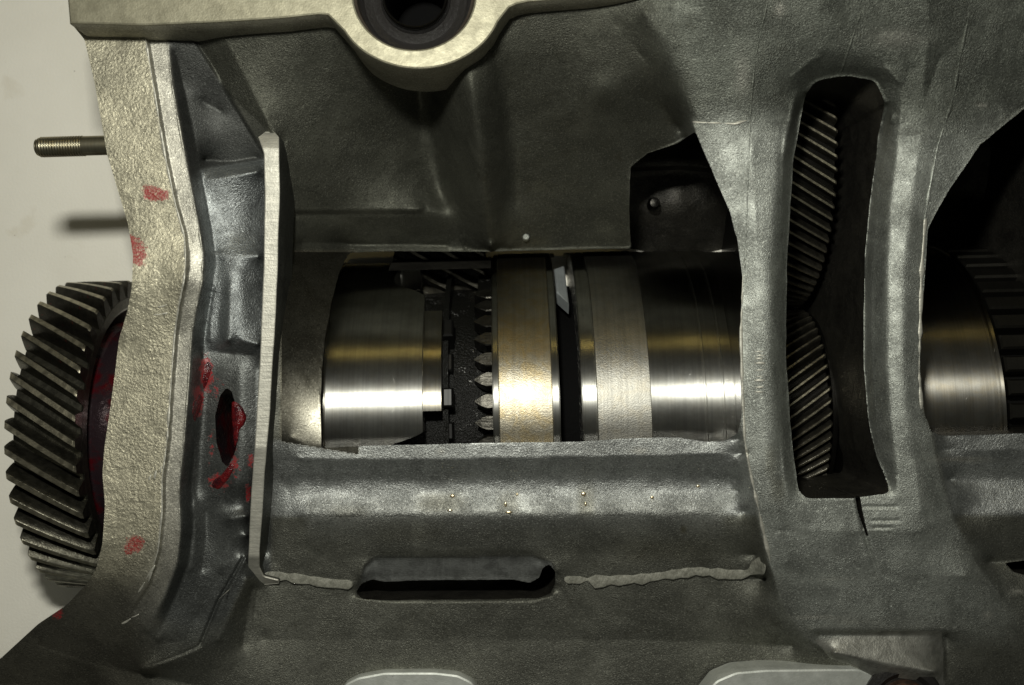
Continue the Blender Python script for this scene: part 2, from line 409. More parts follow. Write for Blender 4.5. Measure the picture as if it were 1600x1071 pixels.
# second web
C((1386, 165, 20), (1374, 210, -20), (1362, 300, -44), (1352, 400, -50), (1350, 560, -50), (1358, 660, -46), (1368, 710, -34), (1384, 745, -14), (1392, 766, 4)); C((1394, 180, 38), (1384, 240, 8), (1372, 320, -10), (1364, 430, -14), (1363, 560, -14), (1371, 660, -12), (1384, 720, -4))
C((1420, 110, 72), (1410, 170, 50), (1402, 230, 38), (1390, 320, 30), (1384, 430, 28), (1384, 560, 28), (1392, 660, 26), (1400, 720, 20), (1404, 780, 12))
C((1470, 90, 78), (1456, 130, 62), (1440, 200, 48), (1425, 300, 40), (1412, 430, 38), (1410, 560, 38), (1418, 660, 30), (1430, 740, 20), (1440, 800, 12))
C((1602, 164, 38), (1530, 226, 34), (1482, 296, 28), (1449, 356, 24), (1441, 480, 24), (1439, 580, 24), (1446, 650, 20), (1456, 676, 16), (1464, 720, 8), (1486, 800, -8), (1518, 870, -22), (1562, 930, -40))
C((1472, 682, -16), (1560, 680, -18), (1680, 676, -18)); C((1472, 704, -20), (1680, 700, -20)); C((1482, 750, -52), (1680, 746, -52)); C((1500, 803, -36), (1680, 798, -36))
C((1545, 880, -76), (1680, 868, -76)); C((1570, 930, -48), (1680, 935, -80))
# lower run of the webs
C((1210, 830, 2), (1335, 830, 4), (1440, 830, 6)); C((1226, 900, -20), (1420, 900, -16), (1510, 900, -18)); C((1270, 984, -42), (1400, 984, -42), (1480, 984, -44), (1600, 990, -66))
C((1278, 992, -58), (1400, 992, -56), (1466, 992, -56)); C((1300, 1020, -44), (1400, 1040, -38), (1462, 1050, -34)); C((1478, 994, -78), (1480, 1060, -85))
C((1262, 1004, -66), (1296, 1028, -74), (1330, 1040, -76))
for dx, dz in ((-4, 0), (0, -7), (4, 1)):
    C((1339 + dx, 780, 6 + dz), (1348 + dx, 820, 4 + dz), (1358 + dx, 860, -6 + dz * .6), (1372 + dx, 900, -16 + dz * .3), (1392 + dx, 945, -30 + dz * .2), win=5)
for y0, x0, x1 in ((792, 1348, 1400), (814, 1362, 1404), (825, 1366, 1392)):
    C((x0, y0 - 3, 7), (x1, y0 - 3, 8)); C((x0, y0, 2.5), (x1, y0, 3.5)); C((x0, y0 + 3, 7), (x1, y0 + 3, 8))
# ledge
C((455, 684, -22), (480, 697, -24), (700, 693, -24), (880, 691, -22), (1000, 684, -20), (1110, 690, -20), (1158, 686, -8))
C((466, 716, -24), (700, 717, -25), (1000, 711, -22), (1166, 708, -16)); C((474, 752, -58), (800, 750, -58), (1150, 748, -56)); C((474, 772, -60), (1154, 768, -58))
C((470, 804, -44), (800, 803, -44), (1166, 800, -42)); C((450, 868, -77), (560, 866, -76), (860, 864, -76), (1182, 868, -72))
C((420, 912, -92), (555, 912, -92)); C((870, 910, -92), (1196, 905, -84))
C((450, 722, -36), (452, 760, -62), (446, 806, -60), (428, 880, -84)); C((415, 730, -62), (408, 860, -90))
C((568, 900, -92), (572, 888, -90), (587, 874, -90), (828, 871, -90), (846, 876, -92)); C((570, 910, -104), (600, 904, -112), (780, 903, -112), (830, 906, -112), (842, 900, -108)); C((564, 900, -84), (568, 883, -78), (585, 869, -76), (830, 866, -76), (864, 876, -77), (872, 892, -80))
C((566, 919, -120), (700, 918, -122), (860, 919, -120)); C((562, 930, -120), (700, 931, -122), (860, 929, -120)); C((557, 934, -98), (600, 940, -98), (836, 940, -98), (868, 926, -96))
C((400, 930, -92), (410, 1000, -106), (700, 1000, -112), (1000, 1000, -116), (1240, 1010, -106)); C((-80, 1150, -70), (300, 1150, -120), (1680, 1150, -130))
C((396, 920, -84), (388, 960, -92), (380, 1010, -98)); C((404, 920, -90), (398, 960, -98))
C((60, 1010, -76), (150, 1040, -82), (300, 1070, -100)); C((0, 1071, -128), (150, 1075, -112))

STEP = 2.0; X0, Y0, X1, Y1 = -84.0, -84.0, 1684.0, 1156.0
def relief():
    pts = np.vstack(CURVES); z = None
    for lev in (32., 16., 8., 4., 2.):
        nx = int((X1 - X0) / lev) + 1; ny = int((Y1 - Y0) / lev) + 1
        gx = (pts[:, 0] - X0) / lev; gy = (pts[:, 1] - Y0) / lev
        ok = (gx >= 0) & (gy >= 0) & (gx < nx - 1) & (gy < ny - 1)
        gx, gy, pz = gx[ok], gy[ok], pts[ok, 2]
        ix, iy = gx.astype(int), gy.astype(int); fx, fy = gx - ix, gy - iy
        W = np.zeros(nx * ny); WZ = np.zeros(nx * ny)
        for ox, oy, ww in ((0, 0, (1 - fx) * (1 - fy)), (1, 0, fx * (1 - fy)), (0, 1, (1 - fx) * fy), (1, 1, fx * fy)):
            idx = (iy + oy) * nx + ix + ox
            W += np.bincount(idx, ww, nx * ny); WZ += np.bincount(idx, ww * pz, nx * ny)
        W = W.reshape(ny, nx); WZ = WZ.reshape(ny, nx)
        lam = 30.0; tot = np.maximum(W, 1e-9); zc = WZ / tot; lw = lam * np.minimum(W / lev * 2, 1.0)
        if z is None: z = np.full((ny, nx), pz.mean())
        else:
            py_, px_ = z.shape
            yy = np.linspace(0, py_ - 1, ny) if False else np.minimum(np.arange(ny) * .5, py_ - 1.001)
            xx = np.minimum(np.arange(nx) * .5, px_ - 1.001)
            iy2, ix2 = yy.astype(int), xx.astype(int); fy2 = (yy - iy2)[:, None]; fx2 = (xx - ix2)[None]
            z = ((z[np.ix_(iy2, ix2)] * (1 - fx2) + z[np.ix_(iy2, ix2 + 1)] * fx2) * (1 - fy2)
                 + (z[np.ix_(iy2 + 1, ix2)] * (1 - fx2) + z[np.ix_(iy2 + 1, ix2 + 1)] * fx2) * fy2)
        den = 1.0 / (4 + lw); src = lw * zc
        for _ in range(700 if lev > 4 else 220 if lev > 2 else 140):
            p = np.pad(z, 1, mode='edge')
            z = (p[:-2, 1:-1] + p[2:, 1:-1] + p[1:-1, :-2] + p[1:-1, 2:] + src) * den
    return z
def blur(z, n=1):
    for _ in range(n):
        p = np.pad(z, 1, mode='edge')
        z = (p[:-2] + 2 * p[1:-1] + p[2:])[:, 1:-1] / 4
        p = np.pad(z, 1, mode='edge')
        z = (p[:, :-2] + 2 * p[:, 1:-1] + p[:, 2:])[1:-1] / 4
    return z
def vnoise(ny, nx, cell):
    a = RNG.normal(size=(int(ny / cell) + 4, int(nx / cell) + 4))
    yy = np.arange(ny) / cell; xx = np.arange(nx) / cell
    iy, ix = yy.astype(int), xx.astype(int); fy = (yy - iy)[:, None]; fx = (xx - ix)[None]
    fy = fy * fy * (3 - 2 * fy); fx = fx * fx * (3 - 2 * fx)
    return ((a[np.ix_(iy, ix)] * (1 - fx) + a[np.ix_(iy, ix + 1)] * fx) * (1 - fy)
            + (a[np.ix_(iy + 1, ix)] * (1 - fx) + a[np.ix_(iy + 1, ix + 1)] * fx) * fy)
Z = blur(relief(), 1)
NY, NX = Z.shape
GX, GY = np.meshgrid(X0 + np.arange(NX) * STEP, Y0 + np.arange(NY) * STEP)
def soften(x0, y0, x1, y1, n, f=14.0):
    global Z
    m = 1.0
    for q in ((GX - x0) / f, (x1 - GX) / f, (GY - y0) / f, (y1 - GY) / f):
        q = np.clip(q, 0, 1); m = m * q * q * (3 - 2 * q)
    Z = Z * (1 - m) + blur(Z, n) * m
soften(444, 718, 1162, 884, 22, 22); soften(1478, 708, 1700, 874, 22, 20)
soften(1275, 0, 1420, 112, 80); soften(1180, 130, 1226, 770, 20, 8); soften(1366, 190, 1432, 750, 10, 6)
soften(470, 60, 690, 322, 60, 20); soften(800, 30, 1000, 380, 60, 20); soften(650, 84, 816, 386, 45, 16); soften(330, 392, 404, 530, 6, 6); soften(300, 560, 400, 800, 12, 8); soften(1000, -20, 1240, 200, 40, 20)
Z = Z + vnoise(NY, NX, 34) * .3 + vnoise(NY, NX, 12) * .06 + vnoise(NY, NX, 5) * .03
GX, GY = np.meshgrid(X0 + np.arange(NX) * STEP, Y0 + np.arange(NY) * STEP)

def wav(p, a=1.0, seed=0):
    """ragged hand-dressed edge"""
    r = np.random.default_rng(seed); n = len(p); f = np.zeros(n)
    for c in (7, 17, 41):
        k = max(4, n // c); v = r.normal(size=k + 1); v[-1] = v[0]
        f += np.interp(np.linspace(0, k, n), np.arange(k + 1), v) * (c / 41) ** .6
    t = np.roll(p, -2, 0) - np.roll(p, 2, 0); t /= np.maximum(np.linalg.norm(t, axis=1), 1e-6)[:, None]
    return p + np.stack([-t[:, 1], t[:, 0]], 1) * (f * a * .45)[:, None]
OUT = resample([(112, -84), (112, 38), (132, 62), (148, 130), (167, 240), (185, 300), (200, 350), (208, 400), (206, 450), (198, 490), (186, 530), (180, 580), (172, 640),
                (163, 700), (160, 740), (164, 790), (160, 850), (150, 890), (133, 915), (105, 945), (60, 975), (0, 1030), (-90, 1085), (-90, 1170), (1700, 1170), (1700, -100), (112, -100)], True, 7)
HOLES = {
 'main': wav(resample([(502, 700), (500, 640), (503, 580), (508, 530), (518, 470), (531, 425), (546, 396), (600, 393), (770, 393), (985, 388), (983, 330), (985, 262), (1012, 240), (1060, 224), (1086, 206),
           (1110, 260), (1140, 330), (1152, 372), (1160, 430), (1157, 560), (1159, 650), (1152, 678), (1130, 690), (1100, 690), (1060, 684), (1000, 684), (940, 688), (880, 691), (780, 692), (700, 694), (600, 696), (540, 699)], True, 5), .8, 1),
 'slot': wav(resample([(1258, 150), (1276, 126), (1320, 119), (1366, 126), (1384, 160), (1373, 210), (1361, 300), (1351, 400), (1349, 560), (1357, 660), (1368, 712), (1383, 745), (1391, 771), (1343, 777), (1338, 779), (1258, 779), (1247, 765),
           (1237, 690), (1228, 560), (1230, 400), (1239, 250)], True, 17), .8, 2),
 'pocket': wav(resample([(1700, 110), (1604, 166), (1531, 227), (1483, 297), (1450, 357), (1441, 480), (1438, 580), (1445, 648), (1455, 674), (1472, 681), (1560, 679), (1700, 675)], True, 7), .8, 3),
 'drain': wav(resample([(557, 926), (564, 913), (582, 905), (602, 909), (640, 907), (800, 906), (828, 911), (843, 903), (848, 888), (858, 882), (867, 892), (868, 912), (860, 928), (838, 936), (600, 938), (566, 936)], True, 5), .8, 4),
 'drain2': wav(resample([(1570, 880), (1600, 876), (1700, 872), (1700, 900), (1604, 900), (1583, 894)], True, 5), .5, 5),
 'crack': resample([(1336, 776), (1344, 776), (1347, 796), (1351, 815), (1357, 838), (1354, 838), (1346, 816), (1340, 798)], True, 3),
 'boss': resample([(647 + 99 * math.cos(t), -8 + 92 * math.sin(t)) for t in np.linspace(0, 2 * math.pi, 60, endpoint=False)], True, 3),
 'oilhole': resample([(354, 606), (362, 612), (370, 640), (374, 672), (368, 705), (356, 730), (347, 722), (338, 690), (336, 650), (344, 618)], True, 5),
}
def chunk_nearest(Q, Pp):
    idx = np.empty(len(Q), int); dist = np.empty(len(Q))
    for i in range(0, len(Q), 1500):
        d = ((Q[i:i + 1500, None] - Pp[None]) ** 2).sum(2); k = d.argmin(1)
        idx[i:i + 1500] = k; dist[i:i + 1500] = np.sqrt(d[np.arange(len(k)), k])
    return idx, dist
void = ~inside(OUT, GX, GY)
edges_all = [resample(OUT, True, 1, .5)]
for k, p in HOLES.items():
    void |= inside(p, GX, GY); edges_all.append(resample(p, True, 1, .5))
EP = np.vstack(edges_all)
nb = np.zeros_like(void)
for dy in (-1, 0, 1):
    for dx in (-1, 0, 1):
        nb |= np.roll(np.roll(void, dy, 0), dx, 1) != void
bi = np.argwhere(nb); Q = np.stack([GX[nb], GY[nb]], 1)
inb = (Q[:, 0] > X0 + 4) & (Q[:, 0] < X1 - 4) & (Q[:, 1] > Y0 + 4) & (Q[:, 1] < Y1 - 4); bi, Q = bi[inb], Q[inb]
ki, kd = chunk_nearest(Q, EP)
sn = kd < STEP * .56
GX = GX.copy(); GY = GY.copy(); snapped = np.zeros_like(void)
GX[bi[sn, 0], bi[sn, 1]] = EP[ki[sn], 0]; GY[bi[sn, 0], bi[sn, 1]] = EP[ki[sn], 1]; snapped[bi[sn, 0], bi[sn, 1]] = True
valid = ~void | snapped
def zat(px, py):
    x = np.clip((np.asarray(px, float) - X0) / STEP, 0, NX - 1.001); y = np.clip((np.asarray(py, float) - Y0) / STEP, 0, NY - 1.001)
    ix, iy = x.astype(int), y.astype(int); fx, fy = x - ix, y - iy
    return (Z[iy, ix] * (1 - fx) + Z[iy, ix + 1] * fx) * (1 - fy) + (Z[iy + 1, ix] * (1 - fx) + Z[iy + 1, ix + 1] * fx) * fy
K = (D - Z) / D
WP = np.stack([(GX - 800) * K, (535.5 - GY) * K, Z], 2)
du = np.gradient(WP, axis=1); dv = np.gradient(WP, axis=0)
NRM = np.cross(dv, du); NRM /= np.maximum(np.linalg.norm(NRM, axis=2), 1e-9)[..., None]
EYE = np.array((0, 0, D)) - WP; NRM[(NRM * EYE).sum(2) < 0] *= -1

# red smears: soft spots the material breaks up
SEAL = np.zeros_like(Z)
for x, y, rx, ry, a in ((236, 299, 13, 10, 1), (252, 303, 12, 9, 1.05), (244, 306, 20, 9, .8), (214, 396, 14, 20, 1.15), (206, 378, 8, 12, 1), (212, 850, 14, 13, 1.05), (200, 858, 8, 9, .9),
                        (322, 585, 10, 26, 1.1), (310, 625, 9, 22, 1.0), (335, 610, 16, 26, .42), (330, 690, 10, 40, .40), (342, 752, 18, 14, .8), (366, 724, 9, 26, .62), (392, 720, 6, 10, .8), (388, 770, 5, 16, .9), (90, 958, 9, 12, .95)):
    SEAL = np.maximum(SEAL, a * np.exp(-(((GX - x) / rx) ** 2 + ((GY - y) / ry) ** 2) * .8))

casing = empty('gearbox_casing', 'grey cast alloy gearbox casing with ribs, webs and openings filling the frame', 'casing', (0, 0, -500))
fcx = (GX[:-1, :-1] + GX[1:, 1:]) / 2; fcy = (GY[:-1, :-1] + GY[1:, 1:]) / 2
LAB = np.full(fcx.shape, -1)
def zone(poly): return inside(np.asarray(poly, float), fcx, fcy)
xy = lambda c: [(p[0], p[1]) for p in c]
ZONES = [
 ('flange_foot', 'dark_end', [(-90, 880), (130, 905), (205, 902), (236, 912), (207, 953), (232, 985), (242, 1005), (230, 1180), (-90, 1180)]),
 ('end_flange', 'flange', [(-90, -90), (229, -90)] + xy(F_right)[:-2] + [(120, 960), (-90, 960)]),
 ('drain_chamfer', 'chamfer', [(559, 930), (570, 886), (585, 873), (830, 870), (862, 880), (868, 900), (866, 912)]),
 ('flange_lip', 'lip', [(225, 50)] + xy(F_right)[1:-1] + [(205, 952), (232, 985)] + xy(L_out)[::-1] + [(262, 50)]),
 ('pocket_block', 'pocket', [(312, 268), (420, 250), (420, 552), (318, 550), (326, 440), (324, 380)]),
 ('pocket_floor', 'pockethead', [(262, 45), (300, 50), (330, 105), (365, 160), (412, 235), (422, 250), (405, 262), (312, 270)] + xy(L_out)[:4][::-1]),
 ('pocket_floor', 'pocketdark', [(262, 45), (300, 50), (330, 105), (365, 160), (412, 235), (425, 250), (425, 900), (385, 905), (340, 1000), (240, 1005)] + xy(L_out)[::-1]),
 ('bearing_cheek', 'cheek', [(440, 394), (560, 394), (560, 710), (470, 695), (440, 690)]),
 ('side_wall', 'wall', [(225, -90), (1000, -90), (1040, 60), (1075, 150), (1090, 215), (985, 270), (985, 400), (440, 400), (430, 215), (262, 60)]),
 ('upper_skin', 'upper', [(1000, -90), (1700, -90), (1700, 170), (1602, 170), (1510, 212), (1384, 212), (1320, 180), (1240, 190), (1085, 190), (1075, 150), (1040, 60)]),
 ('bearing_web', 'web', [(1070, 190), (1250, 190), (1300, 500), (1300, 782), (1338, 782), (1346, 820), (1358, 860), (1372, 900), (1400, 984), (1262, 1002), (1226, 950), (1202, 880), (1182, 790), (1172, 740), (1163, 700), (1163, 690), (1100, 420)]),
 ('bearing_web', 'web', [(1340, 190), (1520, 205), (1600, 160), (1602, 180), (1441, 480), (1440, 640), (1456, 676), (1464, 720), (1486, 800), (1518, 870), (1562, 930), (1600, 990), (1400, 984), (1372, 900), (1358, 860), (1346, 820), (1338, 782), (1300, 782), (1300, 500)]),
 ('stepped_face', 'stepface', [(1262, 986), (1472, 986), (1476, 1090), (1340, 1090), (1330, 1040), (1296, 1028)]),
 ('bearing_ledge', 'ledge', [(425, 690), (1180, 670), (1184, 806), (425, 808)]),
 ('bearing_ledge', 'ledge', [(1456, 660), (1700, 660), (1700, 806), (1488, 806)]),
]
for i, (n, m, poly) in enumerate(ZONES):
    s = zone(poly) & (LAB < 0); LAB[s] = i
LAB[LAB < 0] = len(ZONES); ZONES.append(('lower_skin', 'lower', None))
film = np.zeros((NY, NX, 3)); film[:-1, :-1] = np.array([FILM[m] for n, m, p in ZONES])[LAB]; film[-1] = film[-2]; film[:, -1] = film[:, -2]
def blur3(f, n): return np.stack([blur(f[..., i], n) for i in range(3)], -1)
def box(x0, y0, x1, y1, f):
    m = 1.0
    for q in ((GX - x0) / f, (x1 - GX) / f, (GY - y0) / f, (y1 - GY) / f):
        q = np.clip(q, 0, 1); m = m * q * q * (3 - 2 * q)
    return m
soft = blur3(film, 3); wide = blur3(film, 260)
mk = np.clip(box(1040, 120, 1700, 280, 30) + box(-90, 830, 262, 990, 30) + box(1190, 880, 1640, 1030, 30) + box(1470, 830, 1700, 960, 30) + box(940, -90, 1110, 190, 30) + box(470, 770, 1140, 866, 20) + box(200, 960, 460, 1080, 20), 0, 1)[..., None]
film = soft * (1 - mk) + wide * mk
# brown oil stains and rubbed spots with shapes of their own
for x, y, rx, ry, a in ((690, 785, 38, 16, .45), (795, 786, 16, 18, .35), (916, 782, 14, 26, .45), (1068, 828, 5, 6, .6), (1205, 722, 10, 26, .35), (1215, 765, 12, 20, .4), (545, 800, 30, 10, .25), (640, 830, 60, 20, .2), (1040, 860, 80, 18, .2)):
    q = a * np.exp(-(((GX - x) / rx) ** 4 + ((GY - y) / ry) ** 4)); film = film * (1 - q[..., None]) + np.array((.115, .105, .06)) * q[..., None]
for x, y, rx, ry, a in ((1000, 705, 12, 5, .6), (690, 706, 5, 4, .5), (1500, 718, 40, 4, .8), (1590, 925, 14, 4, .5), (1545, 962, 8, 7, .4), (1275, 965, 40, 3, .45), (1330, 972, 24, 3, .4), (1300, 905, 30, 2, .3), (1535, 165, 8, 3, .6), (1218, 15, 8, 10, .5), (1160, 120, 12, 30, .25), (1400, 60, 40, 14, .3)):
    q = a * np.exp(-(((GX - x) / rx) ** 2 + ((GY - y) / ry) ** 2)); film = film * (1 - q[..., None]) + np.array((.55, .54, .47)) * q[..., None]
FIf = np.concatenate([film, np.ones((NY, NX, 1))], -1).reshape(-1, 4)
VID = np.arange(NX * NY).reshape(NY, NX)
a, b, c, d = VID[:-1, :-1], VID[1:, :-1], VID[1:, 1:], VID[:-1, 1:]
va, vb, vc, vd = valid[:-1, :-1], valid[1:, :-1], valid[1:, 1:], valid[:-1, 1:]
cnt = va.astype(int) + vb + vc + vd
allsn = snapped[:-1, :-1] & snapped[1:, :-1] & snapped[1:, 1:] & snapped[:-1, 1:]
# faces made of edge vertices only belong to the casting when their centre does
cvoid = ~inside(OUT, fcx, fcy)
for p in HOLES.values(): cvoid |= inside(p, fcx, fcy)
full = (cnt == 4) & ~(allsn & cvoid)
tri3 = (cnt == 3) & ~cvoid
WPf = WP.reshape(-1, 3); NRf = NRM.reshape(-1, 3); SEf = SEAL.ravel()
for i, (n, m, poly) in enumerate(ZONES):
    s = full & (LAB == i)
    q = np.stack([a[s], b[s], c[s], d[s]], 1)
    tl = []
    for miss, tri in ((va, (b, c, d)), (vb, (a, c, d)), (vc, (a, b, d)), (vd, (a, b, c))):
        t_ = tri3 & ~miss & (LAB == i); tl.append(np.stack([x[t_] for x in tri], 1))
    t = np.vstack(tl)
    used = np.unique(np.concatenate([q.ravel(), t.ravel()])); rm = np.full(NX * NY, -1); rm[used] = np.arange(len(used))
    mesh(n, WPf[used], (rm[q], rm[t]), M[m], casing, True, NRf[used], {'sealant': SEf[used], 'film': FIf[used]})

def skirt(poly, depth, mat, name='opening_wall', draft=0.0, sub=5, closed=True):
    p = poly[::2]; z0 = zat(p[:, 0], p[:, 1]) + .3
    k = (D - z0) / D; X = (p[:, 0] - 800) * k; Y = (535.5 - p[:, 1]) * k
    n = len(p); V = []; F = []
    for j in range(sub + 1):
        f = j / sub; zz = z0 + (depth - z0) * f
        g_ = 1 + draft * ((D - zz) / (D - z0) - 1)
        V += list(zip(X * g_, Y * g_, zz))
    for j in range(sub):
        for i in range(n if closed else n - 1):
            i2 = (i + 1) % n
            F.append((j * n + i, j * n + i2, (j + 1) * n + i2, (j + 1) * n + i))
    return mesh(name, V, F, mat, casing, True)
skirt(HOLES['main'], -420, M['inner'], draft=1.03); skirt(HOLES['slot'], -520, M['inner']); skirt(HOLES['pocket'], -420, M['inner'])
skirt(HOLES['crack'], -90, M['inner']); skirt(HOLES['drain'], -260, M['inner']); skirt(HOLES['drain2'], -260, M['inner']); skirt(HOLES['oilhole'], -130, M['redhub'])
ol = resample(OUT, True, 1); ol = ol[(ol[:, 0] < 1000) & (ol[:, 0] > -85) & (ol[:, 1] > 30) & (ol[:, 1] < 1085) & (ol[:, 0] < 215)]
skirt(ol, -330, M['pocket'], 'flange_side', closed=False)

# ------------------------------------------------------------------ plates with walls (deck, rib, pads)
def plate(name, outline, ztop, thick, mat, parent, holes=(), bevel=3.0, win=7, ragged=.6, seed=1, zf=None, side=None):
    loops = [resample(outline, True, win, 3.0)] + [resample(h, True, win, 3.0) for h in holes]
    V = []; F = []; capv = []; capidx = []; capedges = []
    zfun = zf or (lambda x, y: np.full(len(x), float(ztop)))
    for li, lp in enumerate(loops):
        if ragged: lp = wav(lp, ragged, seed + li)
        area2 = np.sum(lp[:, 0] * np.roll(lp[:, 1], -1) - np.roll(lp[:, 0], -1) * lp[:, 1])
        if (area2 < 0) != (li > 0): lp = lp[::-1]
        t = np.roll(lp, -1, 0) - np.roll(lp, 1, 0); t /= np.maximum(np.linalg.norm(t, axis=1), 1e-6)[:, None]
        nin = np.stack([-t[:, 1], t[:, 0]], 1)
        n = len(lp); base = len(V)
        zt = zfun(lp[:, 0], lp[:, 1]); k = (D - zt) / D
        W = np.stack([(lp[:, 0] - 800) * k, (535.5 - lp[:, 1]) * k], 1)
        NI = np.stack([nin[:, 0], -nin[:, 1]], 1)
        for off, dz in ((0, -thick), (0, -thick * .5), (0, -bevel), (bevel * .3, -bevel * .3), (bevel, 0)):
            V += [(x, y, z) for (x, y), z in zip(W + NI * off, zt + dz)]
        for j in range(4):
            for i in range(n):
                i2 = (i + 1) % n; F.append((base + j * n + i, base + j * n + i2, base + (j + 1) * n + i2, base + (j + 1) * n + i))
        top = [base + 4 * n + i for i in range(n)]; s0 = len(capv)
        capv += [Vector((V[t_][0], V[t_][1])) for t_ in top]; capidx += top
        capedges += [(s0 + i, s0 + (i + 1) % n) for i in range(n)]
    r = delaunay_2d_cdt(capv, capedges, [], 0, 1e-4)
    mp = []
    for i, v in enumerate(r[0]):
        src = r[3][i]
        if src: mp.append(capidx[src[0]])
        else: mp.append(len(V)); V.append((v.x, v.y, ztop))
    polys = [np.array([(p.x, p.y) for p in capv])]
    op = np.array([(capv[i].x, capv[i].y) for i in range(len(loops[0]))]); hp = []
    s0 = len(loops[0])
    for h in loops[1:]: hp.append(np.array([(capv[s0 + i].x, capv[s0 + i].y) for i in range(len(h))])); s0 += len(h)
    cen = np.array([np.mean([(r[0][v].x, r[0][v].y) for v in f], 0) for f in r[2]])
    ok = inside(op, cen[:, 0], cen[:, 1])
    for h in hp: ok &= ~inside(h, cen[:, 0], cen[:, 1])
    for f, o in zip(r[2], ok):
        if o: F.append(tuple(mp[v] for v in f))
    ob = mesh(name, V, F, mat, parent, True, angle=40)
    if side:
        ob.data.materials.append(side); n0 = 0
        for li, lp in enumerate(loops):
            for i in range(n0, n0 + 2 * len(lp)): ob.data.polygons[i].material_index = 1
            n0 += 4 * len(lp)
    return ob

deck_o = [(108, 37), (222, 40), (340, 35), (440, 29), (498, 23), (512, 24), (521, 33)] + [(654 + 132 * math.cos(R(a_)), -3 + 111 * math.sin(R(a_))) for a_ in range(152, 19, -4)] + [(788, 22), (796, 12), (808, 7),
          (826, 3), (860, 0), (930, -5), (1000, -12), (1000, -84), (98, -84)]
hole = [(647 + 95 * math.cos(t), -10 + 88 * math.sin(t)) for t in np.linspace(0, 2 * math.pi, 60, endpoint=False)]
deck = plate('deck_flange', deck_o, 120, 135, M['deck'], casing, [hole], 3.0, 5, .5, side=M['deckside'])
rib_o = [(402, 214), (414, 205), (428, 205), (436, 214), (437, 300), (433, 420), (429, 520), (422, 640), (413, 740), (405, 860), (405, 886), (412, 900), (436, 906), (436, 913), (400, 916), (364, 914), (378, 903), (387, 885), (391, 800), (398, 700), (406, 560), (412, 420), (413, 300), (411, 240)]
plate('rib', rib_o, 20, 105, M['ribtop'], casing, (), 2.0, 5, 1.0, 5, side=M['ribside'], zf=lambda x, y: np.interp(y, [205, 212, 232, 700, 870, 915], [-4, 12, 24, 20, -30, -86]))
plate('mounting_pad', [(530, 1085), (540, 1068), (560, 1058), (600, 1051), (680, 1051), (716, 1055), (738, 1066), (752, 1090), (752, 1140), (530, 1140)], -96, 30, M['pad'], casing, (), 4, 9, .5, 8)
plate('mounting_pad', [(1098, 1090), (1118, 1064), (1150, 1050), (1200, 1046), (1340, 1045), (1358, 1050), (1374, 1068), (1388, 1095), (1388, 1145), (1098, 1145)], -60, 50, M['pad'], casing, (), 4, 9, .5, 9)

def bead(name, pts, rad, mat, parent, flat=.5, jitter=.25, seed=0):
    """lumpy bead laid on the casting"""
    p = resample([(x, y) for x, y in pts], False, 7, 2.0); r = np.random.default_rng(seed); n = len(p)
    rr = rad * (1 + jitter * np.interp(np.arange(n), np.arange(0, n + 6, 6), r.normal(size=len(np.arange(0, n + 6, 6)))))
    rr *= np.minimum(1, np.minimum(np.arange(n) + .6, n - np.arange(n) - .4) / 4.0) ** .5
    z = zat(p[:, 0], p[:, 1]); V = []; F = []; m = 10
    t = np.gradient(p, axis=0); t /= np.linalg.norm(t, axis=1)[:, None]
    for i in range(n):
        for j in range(m):
            a_ = 2 * math.pi * j / m; o_ = math.cos(a_) * rr[i]
            px, py = p[i, 0] - t[i, 1] * o_, p[i, 1] + t[i, 0] * o_
            V.append(P(px, py, z[i] + math.sin(a_) * rr[i] * flat))
    for i in range(n - 1):
        for j in range(m):
            j2 = (j + 1) % m; F.append((i * m + j, i * m + j2, (i + 1) * m + j2, (i + 1) * m + j))
    F.append(tuple(range(m))[::-1]); F.append(tuple((n - 1) * m + j for j in range(m)))
    ix = np.clip(((p[:, 0] - X0) / STEP).astype(int), 0, NX - 1); iy = np.clip(((p[:, 1] - Y0) / STEP).astype(int), 0, NY - 1)
    fl = np.repeat(np.concatenate([film[iy, ix] * 1.15, np.ones((n, 1))], 1), m, 0)
    return mesh(name, V, F, mat, parent, True, attrs={'film': fl})
bead('sealant_bead', [(412, 899), (440, 899), (470, 903), (510, 909), (552, 912)], 10, M['bead'], casing, .20, .22, 1)
bead('sealant_bead', [(882, 904), (940, 906), (1000, 903), (1050, 896), (1090, 891), (1140, 896), (1165, 895), (1185, 886), (1196, 884)], 10, M['bead'], casing, .22, .3, 2)
for x0, y0, x1, y1 in ((1082, 191, 1130, 193), (1130, 193, 1168, 188)):
    bead('casting_seam', [(x0, y0), ((x0 + x1) / 2, y0 + 1), (x1, y1)], 1.6, M['ribtop'], casing, .8, .4, x0)
bead('casting_seam', [(1505, 216), (1530, 215), (1548, 213)], 1.4, M['web'], casing, .8, .4, 3)
bead('casting_seam', [(1200, 0), (1180, 90), (1172, 180), (1168, 300), (1164, 420)], 1.5, M['upper'], casing, .7, .4, 4)
bead('casting_seam', [(1345, 20), (1325, 80), (1312, 118)], 1.5, M['upper'], casing, .7, .4, 6)
bead('casting_seam', [(1515, 20), (1500, 90), (1490, 150), (1465, 230), (1452, 300), (1444, 350)], 2.2, M['upper'], casing, .7, .5, 5)
bead('casting_seam', [(1446, 340), (1440, 420), (1438, 500), (1436, 580), (1440, 640)], 3.2, M['ribtop'], casing, .5, .5, 7)
bead('casting_seam', [(1161, 430), (1158, 520), (1160, 600), (1164, 690), (1174, 745), (1184, 790), (1204, 880)], 2.2, M['ribtop'], casing, .6, .4, 8)
bead('edge_burr', [(x - 1, y) for x, y, z in F_right[:-2]], 1.5, M['ribtop'], casing, .9, .55, 21)
bead('edge_burr', [(x - 2, y) for x, y, z in L_out[:-3]], 1.2, M['lip'], casing, .9, .5, 22)
